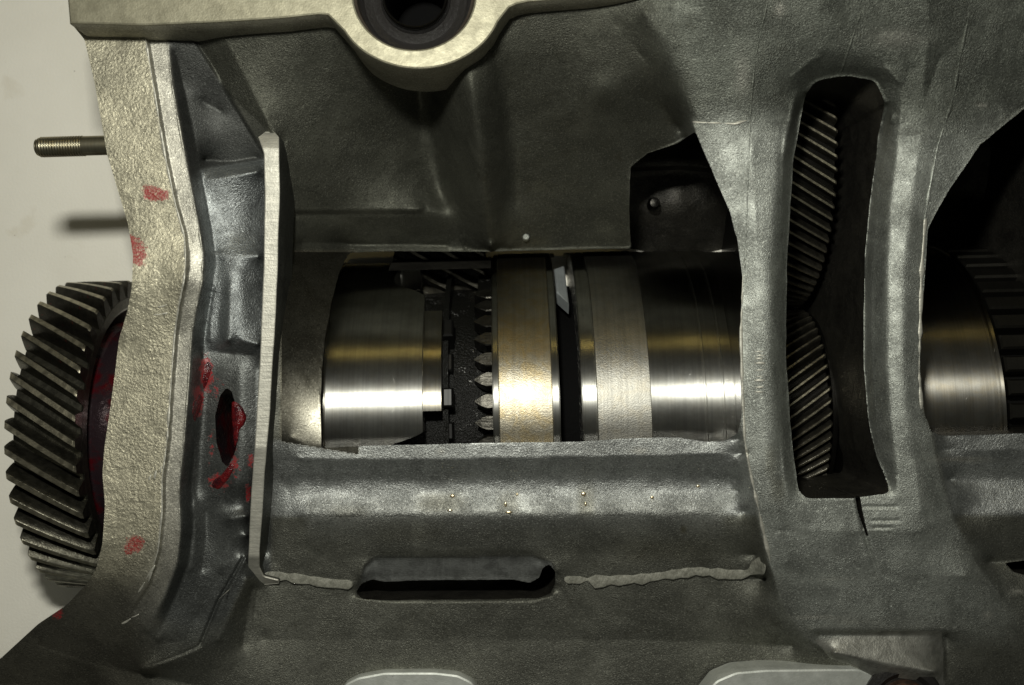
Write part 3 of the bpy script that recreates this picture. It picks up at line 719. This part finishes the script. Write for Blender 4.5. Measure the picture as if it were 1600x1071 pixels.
for i, (x, y, dx, dy) in enumerate(((244, 735, -3, 14), (252, 728, -2, 12), (236, 742, -4, 9), (247, 480, 14, -4), (240, 492, 22, -3), (228, 905, 14, -22), (205, 965, 12, -5), (216, 926, 10, -16), (190, 975, 14, -8))):
    bead('edge_burr', [(x, y), (x + dx * .5, y + dy * .5 + 1), (x + dx, y + dy)], 1.6, M['ribtop'], casing, .7, .4, 30 + i)
# worn raised strokes on the first web
for y in (550, 556, 561, 568, 579, 589, 595, 606, 613):
    bead('worn_mark', [(1178 + (y * 7 % 5), y), (1187, y - .5), (1196 - (y * 3 % 4), y + (y % 3) - 1)], 1.5, M['ribtop'], casing, .45, .4, y)

# ------------------------------------------------------------------ shafts: everything turns about one long axis, 1.4 degrees off level
AX_Y, AX_S, AX_Z = -155.0, .025, -400.0
ANG = math.atan(AX_S); CA, SA = math.cos(ANG), math.sin(ANG)
def axis_pt(x, r, th, ay=0.0, az=0.0):
    """x along the shaft, radius r, angle th from straight up towards the top of the frame"""
    y = r * np.sin(th) + ay; z = r * np.cos(th) + az
    return np.stack([x * CA - y * SA, AX_Y + x * SA + y * CA, AX_Z + z + 0 * x], -1)
def xw(px, r=327): return (px - 800.0) * (D - (AX_Z + r)) / D
def th_of(py, r, px=650):
    th = np.linspace(-.6, 1.7, 600); X = xw(px, r)
    p = axis_pt(np.full(600, X), r, th); yy = 535.5 - p[:, 1] * D / (D - p[:, 2])
    return float(np.interp(-py, -yy[:int(np.argmin(yy))], th[:int(np.argmin(yy))]))
def lathe(name, prof, mat, parent, th0=-1.2, th1=2.0, n=110, ay=0, az=0, angle=30):
    th = np.linspace(th0, th1, n); m = len(prof)
    V = np.stack([axis_pt(np.full(n, float(x)), r, th, ay, az) for x, r in prof], 0).reshape(-1, 3)
    F = [(j * n + i, j * n + i + 1, (j + 1) * n + i + 1, (j + 1) * n + i) for j in range(m - 1) for i in range(n - 1)]
    F = [f[::-1] for f in F]
    return mesh(name, V, F, mat, parent, True, angle=angle)
def pxp(lst, rr=327): return [(xw(p, rr), r) for p, r in lst]

# slotted drum on the left: its right edge steps back where the gear shows
drum = empty('slotted_drum', 'bright polished steel drum with scratches beside the tall rib, cut away at its right edge', 'drum', (xw(580), -170, -400))
RB = 315.0
def cutshell(name, left, right_fn, r, thick, mat, parent, th0, th1, n=160, m=14):
    th = np.linspace(th0, th1, n); V = []; F = []
    xr = np.array([right_fn(t) for t in th])
    rows = []
    for s in range(m + 1):
        f = s / m; x = xw(left, r) + (xr - xw(left, r)) * f
        rows.append(axis_pt(x, np.full(n, r), th))
    rows.append(axis_pt(xr + 1.0, np.full(n, r - 1.2), th)); rows.append(axis_pt(xr + 1.0, np.full(n, r - thick), th))
    V = np.stack(rows, 0).reshape(-1, 3)
    for j in range(m + 2):
        for i in range(n - 1): F.append((j * n + i, (j + 1) * n + i, (j + 1) * n + i + 1, j * n + i + 1))
    return mesh(name, V, F, mat, parent, True, angle=35)
tA, tB, tC, tD = th_of(462, RB), th_of(446, RB), th_of(420, RB), th_of(676, RB)
tE = th_of(694, RB)
def drum_right(t):
    if t > tC: return xw(645, RB)
    if t > tB:                                                   # round end of the slot
        u = (t - tB) / (tC - tB) * 2 - 1; return xw(612 - 14 * math.sqrt(max(0, 1 - u * u)) + 6, RB)
    if t > tA: return xw(612 + 48 * min(1, (tB - t) / (tB - tA) * 1.0) ** .7, RB)
    if t > tD: return xw(660, RB)
    return xw(660 - 48 * min(1, (tD - t) / (tD - tE)) ** 1.3, RB)
cutshell('drum_shell', 488, drum_right, RB, 40, M['polish'], drum, -.9, 1.75, 420)
t0, t1 = th_of(643, 310), th_of(486, 310)
cutshell('drum_tongue', 640, lambda t: xw(690, 310), 309, 40, M['polish_dull'], drum, t0, t1, 80, 6)
lathe('drum_rim', pxp([(500, 317.5), (503, 318), (505, 317.2), (506, 314)]), M['polish_dull'], drum)

# dark hub and dog ring in the gap
hub = empty('dog_clutch_hub', 'oil black clutch hub with square dogs in the gap between the drums', 'clutch hub', (xw(715), -170, -400))
lathe('hub_body', pxp([(600, 150), (600, 255), (688, 255), (690, 288), (699, 290), (700, 262), (745, 258), (746, 285), (800, 285)]), M['grease'], hub)
for py in (540, 618, 510, 690):
    pass
def block(name, px0, px1, py0, py1, r0, r1, mat, parent, bev=2.0, sl=0.0):
    a0, a1 = th_of(py0, r1, (px0 + px1) / 2), th_of(py1, r1, (px0 + px1) / 2); lo, hi = min(a0, a1), max(a0, a1)
    x0, x1 = xw(px0, r1), xw(px1, r1); db = bev / r1
    V = []
    for r, e in ((r0, 0), (r1 - bev, 0), (r1, 1)):
        for x, t in ((x0 + bev * e, lo + db * e), (x1 - bev * e, lo + db * e - sl), (x1 - bev * e, hi - db * e + sl * .5), (x0 + bev * e, hi - db * e)):
            V.append(axis_pt(np.array(x), np.array(r), np.array(t)))
    F = []
    for k in (0, 4):
        for i in range(4):
            j = (i + 1) % 4; F.append((k + i, k + j, k + 4 + j, k + 4 + i))
    F.append((8, 9, 10, 11))
    return mesh(name, V, F, mat, parent, False)
for y0, y1 in ((498, 524), (606, 636), (552, 580), (660, 688)):
    block('dog', 692, 709, y0, y1, 250, 306 if y0 in (498, 606) else 280, M['black'], hub, 3)

def tooth_mesh(name, rr, rt, wid, w_root, w_tip, twist, mat, n=12, cham=4.0, land=None):
    """one helical tooth round the x axis, standing at angle 0; x from 0 to wid"""
    V = []; F = []; h = rt - rr
    sec = [(-w_root / 2, -2.5), (-w_root * .42, h * .25), (-(w_tip / 2 + (w_root - w_tip) * .16), h * .65), (-w_tip / 2, h - 1.2), (-w_tip / 2 + 1.2, h),
           (w_tip / 2 - 1.2, h), (w_tip / 2, h - 1.2), ((w_tip / 2 + (w_root - w_tip) * .16), h * .65), (w_root * .42, h * .25), (w_root / 2, -2.5)]
    m = len(sec)
    xs = np.r_[0, np.linspace(cham, wid - cham, n - 1), wid]
    for i, x in enumerate(xs):
        end = i in (0, len(xs) - 1); tw = twist * (x / wid - .5)
        for s, hh in sec:
            if end: hh = min(hh, h - cham * .8)
            r = rr + hh; t = s / rr + tw
            V.append((x, r * math.sin(t), r * math.cos(t)))
    for i in range(len(xs) - 1):
        for j in range(m - 1): F.append((i * m + j, (i + 1) * m + j, (i + 1) * m + j + 1, i * m + j + 1))
    F.append(tuple(range(m))); F.append(tuple((len(xs) - 1) * m + j for j in range(m))[::-1])
    me = bpy.data.meshes.new(name); me.from_pydata((np.array(V) * S).tolist(), [], F)
    me.materials.append(mat)
    me.polygons.foreach_set('use_smooth', [True] * len(me.polygons)); me.set_sharp_from_angle(angle=R(38))
    if land:
        me.materials.append(land)
        for i in range(len(xs) - 1): me.polygons[i * (m - 1) + 4].material_index = 1
    at = me.attributes.new('sealant', 'FLOAT', 'POINT'); at.data.foreach_set('value', np.zeros(len(V), np.float32))
    return me
def gear(label, x0, wid, rr, rt, nt, twist, ay, az, mat, group=None, fr=(.52, .24), prof=None, phase=0., vis=(-1.3, 1.9), redvis=None, matr=None, land=None):
    g = bpy.data.objects.new('helical_gear', None); COL.objects.link(g); g.empty_display_size = .01
    g['label'] = label; g['category'] = 'gear'
    if group: g['group'] = group
    o = axis_pt(np.array(float(x0)), np.array(0.), np.array(0.), ay, az); g.location = Vector(o) * S; g.rotation_euler = (0, 0, ANG)
    pitch = 2 * math.pi * rr / nt
    me = tooth_mesh('tooth', rr, rt, wid, pitch * fr[0] * 1.25, pitch * fr[1], twist, mat, cham=3.5, land=land)
    mr = None
    if redvis:
        mr = me.copy(); mr.materials[0] = matr
        mr.attributes['sealant'].data.foreach_set('value', np.ones(len(mr.vertices), np.float32))
    for k in range(nt):
        th = (2 * math.pi * k / nt + phase + math.pi) % (2 * math.pi) - math.pi
        if not vis[0] < th < vis[1]: continue
        use = mr if (redvis and redvis[0] < th < redvis[1]) else me
        t = bpy.data.objects.new('tooth', use); COL.objects.link(t); t.parent = g; t.rotation_euler = (-th, 0, 0)
    return g
def gear_lathe(g, name, prof, mat, n=128, angle=30):
    V = []; m = len(prof); F = []
    for x, r in prof:
        for i in range(n):
            t = 2 * math.pi * i / n; V.append((x, r * math.sin(t), r * math.cos(t)))
    for j in range(m - 1):
        for i in range(n):
            i2 = (i + 1) % n; F.append((j * n + i, (j + 1) * n + i, (j + 1) * n + i2, j * n + i2))
    me = bpy.data.meshes.new(name); me.from_pydata((np.array(V) * S).tolist(), [], F); me.materials.append(mat)
    me.polygons.foreach_set('use_smooth', [True] * len(me.polygons)); me.set_sharp_from_angle(angle=R(angle))
    o = bpy.data.objects.new(name, me); COL.objects.link(o); o.parent = g; return o

# big gear at the left end
RT = 294.0
xl = xw(5, RT); wid = 118.0
g1 = gear('large dark helical gear with red smeared teeth standing outside the left end flange', xl, wid, 265, RT, 43, -.27, 0, 0, M['gear'], None, (.58, .30), vis=(-2.2, 2.2), redvis=(.45, 1.7), matr=M['gear_red'], land=M['land'])
gear_lathe(g1, 'gear_rim', [(2, 200), (2, 264), (wid - 2, 264), (wid, 261), (wid, 243), (wid - 3, 239), (wid - 55, 236), (wid - 58, 200)], M['gear'])
gear_lathe(g1, 'gear_web', [(wid - 60, 238), (wid - 57, 232), (wid - 58, 150)], M['oily'])
gear_lathe(g1, 'gear_hub', [(wid - 58, 214), (wid - 20, 214), (wid - 8, 206), (wid + 60, 202), (wid + 130, 198), (wid + 150, 190)], M['redhub'])

# helical pinion glimpsed through the drum window
g2 = gear('oily helical pinion glimpsed through the cut in the bright drum', xw(612, 150), 175, 146, 166, 30, -.62, 336, -105, M['gear_dark'], None, (.5, .24), vis=(-2.4, .6))
gear_lathe(g2, 'gear_body', [(0, 60), (0, 145), (175, 145), (175, 60)], M['oily'])

# grooved sleeve
slv = empty('grooved_sleeve', 'brown and polished steel sleeve with one deep black groove, centre of the casing', 'sleeve', (xw(900), -150, -400))
RS = 327.0
lathe('sleeve_chamfer', pxp([(771, 250), (771, 322), (773, 325), (780, 326.5), (781, 325.5)]), M['polish'], slv)
lathe('sleeve_band', pxp([(781, 325.6), (782, 327), (864, 327), (865, 325.8)]), M['matte'], slv)
lathe('groove_lip', pxp([(865, 325.8), (866, 327), (875, 326.5), (877, 324), (877, 255)]), M['polish'], slv)
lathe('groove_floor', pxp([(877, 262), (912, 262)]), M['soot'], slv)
lathe('groove_lip', pxp([(911, 255), (911, 324), (913, 326.5), (932, 327), (932.5, 324), (934.5, 324), (935, 325)]), M['polish'], slv)
lathe('sleeve_band', pxp([(935, 325), (936, 327), (1019, 327), (1020, 325.5)]), M['matte_grey'], slv)
lathe('sleeve_journal', pxp([(1020, 325.5), (1021, 325), (1103, 325), (1104, 322.5), (1107, 322.5), (1108, 325), (1131, 325), (1132, 322.5), (1135, 322.5), (1136, 325), (1151, 325), (1152, 322), (1156, 321), (1210, 321)]), M['polish'], slv)
def dogtooth(py, k):
    r = 322; X1_, X0_ = xw(771, r), xw(743, r); tc = th_of(py, r, 757); h = 13.5 / r
    rows = [(X1_, h * .92, r), (X1_ - 9, h, r), (X1_ - 19, h * .66, r - .5), (X0_, h * .10, r - 2)]
    V = []; F = []
    for x, hh, rr in rows:
        for s, dr in ((-1.12, -26), (-1, -1.6), (-.86, 0), (.86, 0), (1, -1.6), (1.12, -26)):
            V.append(axis_pt(np.array(x), np.array(rr + dr), np.array(tc + s * hh)))
    for i in range(3):
        for j in range(5): F.append((i * 6 + j, i * 6 + j + 1, (i + 1) * 6 + j + 1, (i + 1) * 6 + j))
    F.append(tuple(18 + j for j in range(6)))
    mesh('dog_tooth', V, F, M['dogtooth'], slv, False)
for k, py in enumerate((694, 661, 627, 593, 561, 529, 501, 477, 458)): dogtooth(py, k)
key = tag(block('sliding_key', 880, 899, 420, 456, 285, 310, M['bright'], None, 2, .11), 'small bright steel key lodged in the black groove of the sleeve', 'key')
block('wall_lug', 862, 885, 388, 396, 318, 326, M['deck'], casing, 1.5); block('wall_lug', 902, 918, 389, 396, 318, 326, M['deck'], casing, 1.5)
lathe('bearing_saddle', pxp([(592, 300), (592, 322), (770, 322), (770, 300)]), M['inner'], casing, th_of(422, 322), th_of(404, 322), 30)

# two meshing gears in the slot between the webs
g3 = gear('upper helical gear in the slot between the two webs, teeth slanting down to the right', 424, 130, 262, 280, 82, -.29, 487, 20, M['gear_mid'], 'meshing gears in the web slot', (.5, .30), phase=.01, vis=(-2.0, 1.6), land=M['land'])
gear_lathe(g3, 'gear_body', [(0, 60), (0, 261), (130, 261), (130, 251), (112, 249), (112, 60)], M['oily'])
g4 = gear('lower helical gear in the slot between the two webs, teeth slanting up to the right', 444, 118, 171, 189, 55, .43, 18, 20, M['gear_mid'], 'meshing gears in the web slot', (.5, .30), phase=.02, vis=(-1.9, 1.9), land=M['land'])
gear_lathe(g4, 'gear_body', [(0, 60), (0, 170), (118, 170), (118, 162), (122, 160), (122, 178), (125, 180), (129, 180), (132, 178), (132, 162), (138, 188), (144, 188), (146, 140), (200, 120)], M['oily'])

# right-hand drum and splined hub
rd = tag(lathe('bearing_drum', pxp([(1400, 322), (1564, 322), (1566, 319), (1569, 319), (1571, 322.5), (1576, 323), (1578, 318), (1578, 250)]), M['polish_dull'], None),
         'dark polished bearing drum seen in the right-hand opening', 'drum')
sp = empty('splined_hub', 'black splined hub at the right edge beside the dark drum', 'hub', (xw(1640), -140, -400))
lathe('hub_body', pxp([(1579, 200), (1579, 288), (1760, 288)]), M['black'], sp)
for k in range(14):
    a_ = -.1 + k * .125
    V = []; x0, x1 = xw(1582, 322), xw(1760, 322)
    for r in (280, 316, 320):
        e = 1 if r == 320 else 0
        for x, t in ((x0 + 3 * e, a_ + .01 * e), (x1, a_ + .01 * e), (x1, a_ + .085 - .01 * e), (x0 + 3 * e, a_ + .085 - .01 * e)):
            V.append(axis_pt(np.array(x), np.array(r), np.array(t)))
    F = [(kk + i, kk + (i + 1) % 4, kk + 4 + (i + 1) % 4, kk + 4 + i) for kk in (0, 4) for i in range(4)] + [(8, 9, 10, 11)]
    mesh('spline', V, F, M['spline'], sp, False)

# cavity behind the openings
def surf(name, rows, mat, parent, n=40, smooth=True):
    """skin lofted through rows of (px, py, z)"""
    g = [resample(r, False, 9, 1.0) for r in rows]
    g = [np.stack([np.interp(np.linspace(0, 1, n), np.linspace(0, 1, len(r)), r[:, i]) for i in range(3)], 1) for r in g]
    g = np.stack(g); m = len(rows); k = (m - 1) * 6 + 1
    g = np.stack([[np.interp(np.linspace(0, m - 1, k), np.arange(m), g[:, i, c_]) for c_ in range(3)] for i in range(n)], 0)   # n,3,k
    V = []; F = []
    for j in range(k):
        for i in range(n): V.append(P(*g[i, :, j]))
    for j in range(k - 1):
        for i in range(n - 1): F.append((j * n + i, (j + 1) * n + i, (j + 1) * n + i + 1, j * n + i + 1))
    return mesh(name, V, F, mat, parent, smooth)
surf('cavity_floor', [[(380, 150, -720), (1000, 150, -720), (1750, 60, -720)], [(380, 800, -720), (1000, 800, -720), (1750, 800, -720)], [(380, 1000, -720), (1750, 1000, -720)]], M['black'], casing)  # black base colour stands in for shade deep inside the casing
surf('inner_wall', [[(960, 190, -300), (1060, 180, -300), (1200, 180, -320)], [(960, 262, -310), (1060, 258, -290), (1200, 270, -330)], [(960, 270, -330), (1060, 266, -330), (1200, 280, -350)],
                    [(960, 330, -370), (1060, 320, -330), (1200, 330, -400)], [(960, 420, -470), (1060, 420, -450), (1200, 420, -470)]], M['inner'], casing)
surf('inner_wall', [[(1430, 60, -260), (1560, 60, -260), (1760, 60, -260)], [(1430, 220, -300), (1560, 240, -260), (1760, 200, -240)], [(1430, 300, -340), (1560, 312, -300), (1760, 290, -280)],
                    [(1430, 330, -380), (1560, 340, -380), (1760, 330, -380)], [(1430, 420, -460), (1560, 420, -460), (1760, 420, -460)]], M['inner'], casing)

# ------------------------------------------------------------------ small things
def zlathe(name, cx, cy, prof, mat, parent, n=64, angle=30, hexr=False):
    """turned about an upright axis through photo point cx, cy (at z = 0)"""
    V = []; F = []; m = len(prof); x0, y0, _ = P(cx, cy, prof[0][1])
    for r, z in prof:
        for i in range(n):
            t = 2 * math.pi * i / n; V.append((x0 + r * math.cos(t), y0 + r * math.sin(t), z))
    for j in range(m - 1):
        for i in range(n):
            i2 = (i + 1) % n; F.append((j * n + i, j * n + i2, (j + 1) * n + i2, (j + 1) * n + i))
    F.append(tuple((m - 1) * n + i for i in range(n)))
    return mesh(name, V, F, mat, parent, True, angle=angle)
bsh = empty('rubber_bush', 'dark round bush pressed in the boss hole at the top edge', 'bush', P(647, -10, 60))
zlathe('outer_sleeve', 647, -10, [(88.5, 40), (88.5, 112), (86, 114), (82, 112), (80, 100)], M['bush'], bsh)
zlathe('rubber_ring', 647, -10, [(80.5, 106), (74, 94), (62, 88), (54, 92), (50, 96)], M['bush'], bsh)
def tubez(name, cx, cy, prof, mat, parent, n=64):
    V = []; F = []; m = len(prof); x0, y0, _ = P(cx, cy, 110)
    for r, z in prof:
        for i in range(n):
            t = 2 * math.pi * i / n; V.append((x0 + r * math.cos(t), y0 + r * math.sin(t), z))
    for j in range(m - 1):
        for i in range(n):
            i2 = (i + 1) % n; F.append((j * n + i, j * n + i2, (j + 1) * n + i2, (j + 1) * n + i))
    return mesh(name, V, F, mat, parent, True, angle=30)
for o in list(bsh.children): bpy.data.objects.remove(o)
tubez('outer_sleeve', 647, -10, [(89, 20), (89, 112), (87, 115), (84, 113), (82, 100), (80, 60)], M['bush'], bsh)
tubez('rubber_ring', 647, -10, [(82, 96), (76, 84), (64, 78), (52, 84), (49, 92)], M['rubber'], bsh)
tubez('inner_tube', 647, -10, [(49, 60), (49, 100), (47, 103), (45, 102), (44, 98)], M['oily'], bsh)
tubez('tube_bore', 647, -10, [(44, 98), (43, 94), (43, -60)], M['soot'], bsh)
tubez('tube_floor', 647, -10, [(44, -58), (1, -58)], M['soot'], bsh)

stud = empty('threaded_stud', 'plain threaded stud poking out left of the end flange', 'stud', P(165, 229, 0))
def stud_part(name, xa, xb, prof_fn, mat, step):
    ca = P(112, 229, 0); n = 40; V = []; F = []
    xs = np.arange(xa, xb + .01, step)
    for x in xs:
        r = prof_fn(x)
        for i in range(n):
            t = 2 * math.pi * i / n; rr = r(t) if callable(r) else r
            V.append((x, ca[1] + .03 * (x + 690) + rr * math.sin(t), rr * math.cos(t)))
    m = len(xs)
    for j in range(m - 1):
        for i in range(n):
            i2 = (i + 1) % n; F.append((j * n + i, (j + 1) * n + i, (j + 1) * n + i2, j * n + i2))
    F.append(tuple(range(n))); return mesh(name, V, F, mat, stud, True, angle=60)
def thread(x):
    end = min(1, (x + 742) / 7); return lambda t: 16.2 * (.78 + .22 * end) - 1.5 * abs(((x / 4.2 + t / (2 * math.pi)) % 1) * 2 - 1)
stud_part('thread', -742, -668, thread, M['stud'], .7)
stud_part('shank', -669, -560, lambda x: 15.2, M['stud'], 10)

bolt = empty('capped_bolt', 'brown bolt head in a black ring at the bottom edge, right of the milled pad', 'bolt', P(1420, 1090, -60))
def zring(name, cx, cy, zc, prof, mat, parent, n=56, hexa=False):
    x0, y0, _ = P(cx, cy, zc); V = []; F = []; m = len(prof)
    for r, z in prof:
        for i in range(n):
            t = 2 * math.pi * i / n; rr = r
            if hexa: rr = r * math.cos(math.pi / 6) / math.cos((t % (math.pi / 3)) - math.pi / 6)
            V.append((x0 + rr * math.cos(t), y0 + rr * math.sin(t), z))
    for j in range(m - 1):
        for i in range(n):
            i2 = (i + 1) % n; F.append((j * n + i, j * n + i2, (j + 1) * n + i2, (j + 1) * n + i))
    F.append(tuple((m - 1) * n + i for i in range(n)))
    return mesh(name, V, F, mat, parent, True, angle=30)
zring('rubber_seal', 1414, 1102, -50, [(66, -100), (66, -56), (62, -50), (52, -48), (44, -54)], M['rubber'], bolt)
zring('bolt_head', 1414, 1102, -50, [(40, -54), (40, -40), (36, -34), (20, -32)], M['bolt'], bolt)

def blob(name, cx, cy, pts, h, mat, seed, label):
    """thick smear: a domed patch lying on the casting"""
    p = resample(pts, True, 5, 2.0); n = len(p); V = []; F = []; r = np.random.default_rng(seed); rings = 7
    lump = 1 + .35 * r.normal(size=(rings, 12))
    for j in range(rings):
        f = j / (rings - 1); s = math.cos(f * math.pi / 2); up = math.sin(f * math.pi / 2)
        q = np.array([cx, cy]) + (p - [cx, cy]) * max(s, .02)
        z = np.maximum(zat(q[:, 0], q[:, 1]), -60)
        for i in range(n):
            hh = h * up * (.75 + .25 * lump[j, int(i / n * 12)]); V.append(P(q[i, 0], q[i, 1], z[i] - 1 + hh))
    for j in range(rings - 1):
        for i in range(n):
            i2 = (i + 1) % n; F.append((j * n + i, j * n + i2, (j + 1) * n + i2, (j + 1) * n + i))
    F.append(tuple((rings - 1) * n + i for i in range(n)))
    o = mesh(name, V, F, mat, None, True); tag(o, label, 'sealant', 'red sealant smears'); return o
blob('sealant_smear', 373, 648, [(362, 628), (368, 627), (379, 636), (386, 652), (382, 664), (374, 672), (372, 690), (367, 700), (364, 684), (362, 650)], 7, M['red'], 1, 'thick glossy red sealant lump on the right rim of the oil hole')
blob('sealant_smear', 350, 745, [(330, 762), (342, 766), (358, 748), (368, 728), (362, 722), (346, 742), (332, 752)], 5, M['red'], 2, 'red sealant streak hooking below the oil hole')
blob('sealant_smear', 321, 585, [(318, 572), (326, 562), (332, 574), (324, 600), (318, 612), (316, 596)], 3, M['red'], 3, 'narrow red sealant streak above and left of the oil hole')
blob('sealant_smear', 310, 632, [(302, 630), (312, 614), (318, 622), (312, 644), (304, 662), (300, 648)], 4, M['red'], 4, 'short red sealant smear beside the lip, left of the oil hole')

FL = ('largest brass fleck at the left end of the ledge stain', 'flat gold fleck just below the leftmost bright fleck on the ledge', 'thin curved gold fleck mid-ledge, second from the left',
      'flat gold fleck at the foot of the thin curved one', 'bright brass fleck on the ledge straight below the black groove', 'thin gold fleck under the bright one below the black groove',
      'lone pale fleck on the ledge right of the black groove', 'rightmost pale fleck on the bright ledge near the first web', 'faint speck on the ledge above the thin curved gold fleck')
for i, (x, y, rx, ry) in enumerate(((707, 776, 3.0, 2.6), (703, 798, 3.4, 1.6), (790, 790, 1.6, 5), (795, 801, 4.5, 2), (912, 773, 3.4, 3.0), (915, 789, 1.6, 3.5), (1019, 778, 2.4, 2.4), (1091, 760, 2.4, 1.8), (808, 773, 1.6, 1.8))):
    z = float(zat(x, y)); V = []; F = []; n = 10
    for j, (s, u) in enumerate(((1, 0), (.8, .6), (.4, .95))):
        for k in range(n):
            t = 2 * math.pi * k / n; V.append(P(x + 1.35 * rx * s * math.cos(t + .3), y + 1.35 * ry * s * math.sin(t + .3), z - .2 + 1.6 * u))
    for j in range(2):
        for k in range(n): F.append((j * n + k, (j + 1) * n + k, (j + 1) * n + (k + 1) % n, j * n + (k + 1) % n))
    F.append(tuple(2 * n + k for k in range(n))[::-1])
    o = mesh('brass_fleck', V, F, M['swarf'], None, True)
    tag(o, FL[i], 'metal fleck', 'brass flecks on the ledge')
for x, y, z, r in ((1271, 511, -110, 3.2),):
    pass
# oily studs glinting in the dark openings
for lab, x, y, z, r in (('small oily bolt tip in the dark opening left of the first web', 1022, 318, -318, 9), ('small glinting bolt tip in the dark right-hand opening', 1566, 313, -285, 8)):
    o = zring('bolt_tip', x, y, z, [(r * 1.3, z - 20), (r * 1.3, z), (r * .9, z + 8), (r * .3, z + 9)], M['oily'], None, 20)
    tag(o, lab, 'bolt')
o = zring('casting_pip', 822, 371, -236, [(7, -262), (7, -234), (5, -229), (1, -228)], M['web'], casing, 20)

# ------------------------------------------------------------------ bench behind
bk = mesh('backdrop', [(-2600, -2200, -430), (2600, -2200, -430), (2600, 2600, -430), (-2600, 2600, -430)], [(0, 1, 2, 3)], M['paper'], None, False)
bk['kind'] = 'structure'
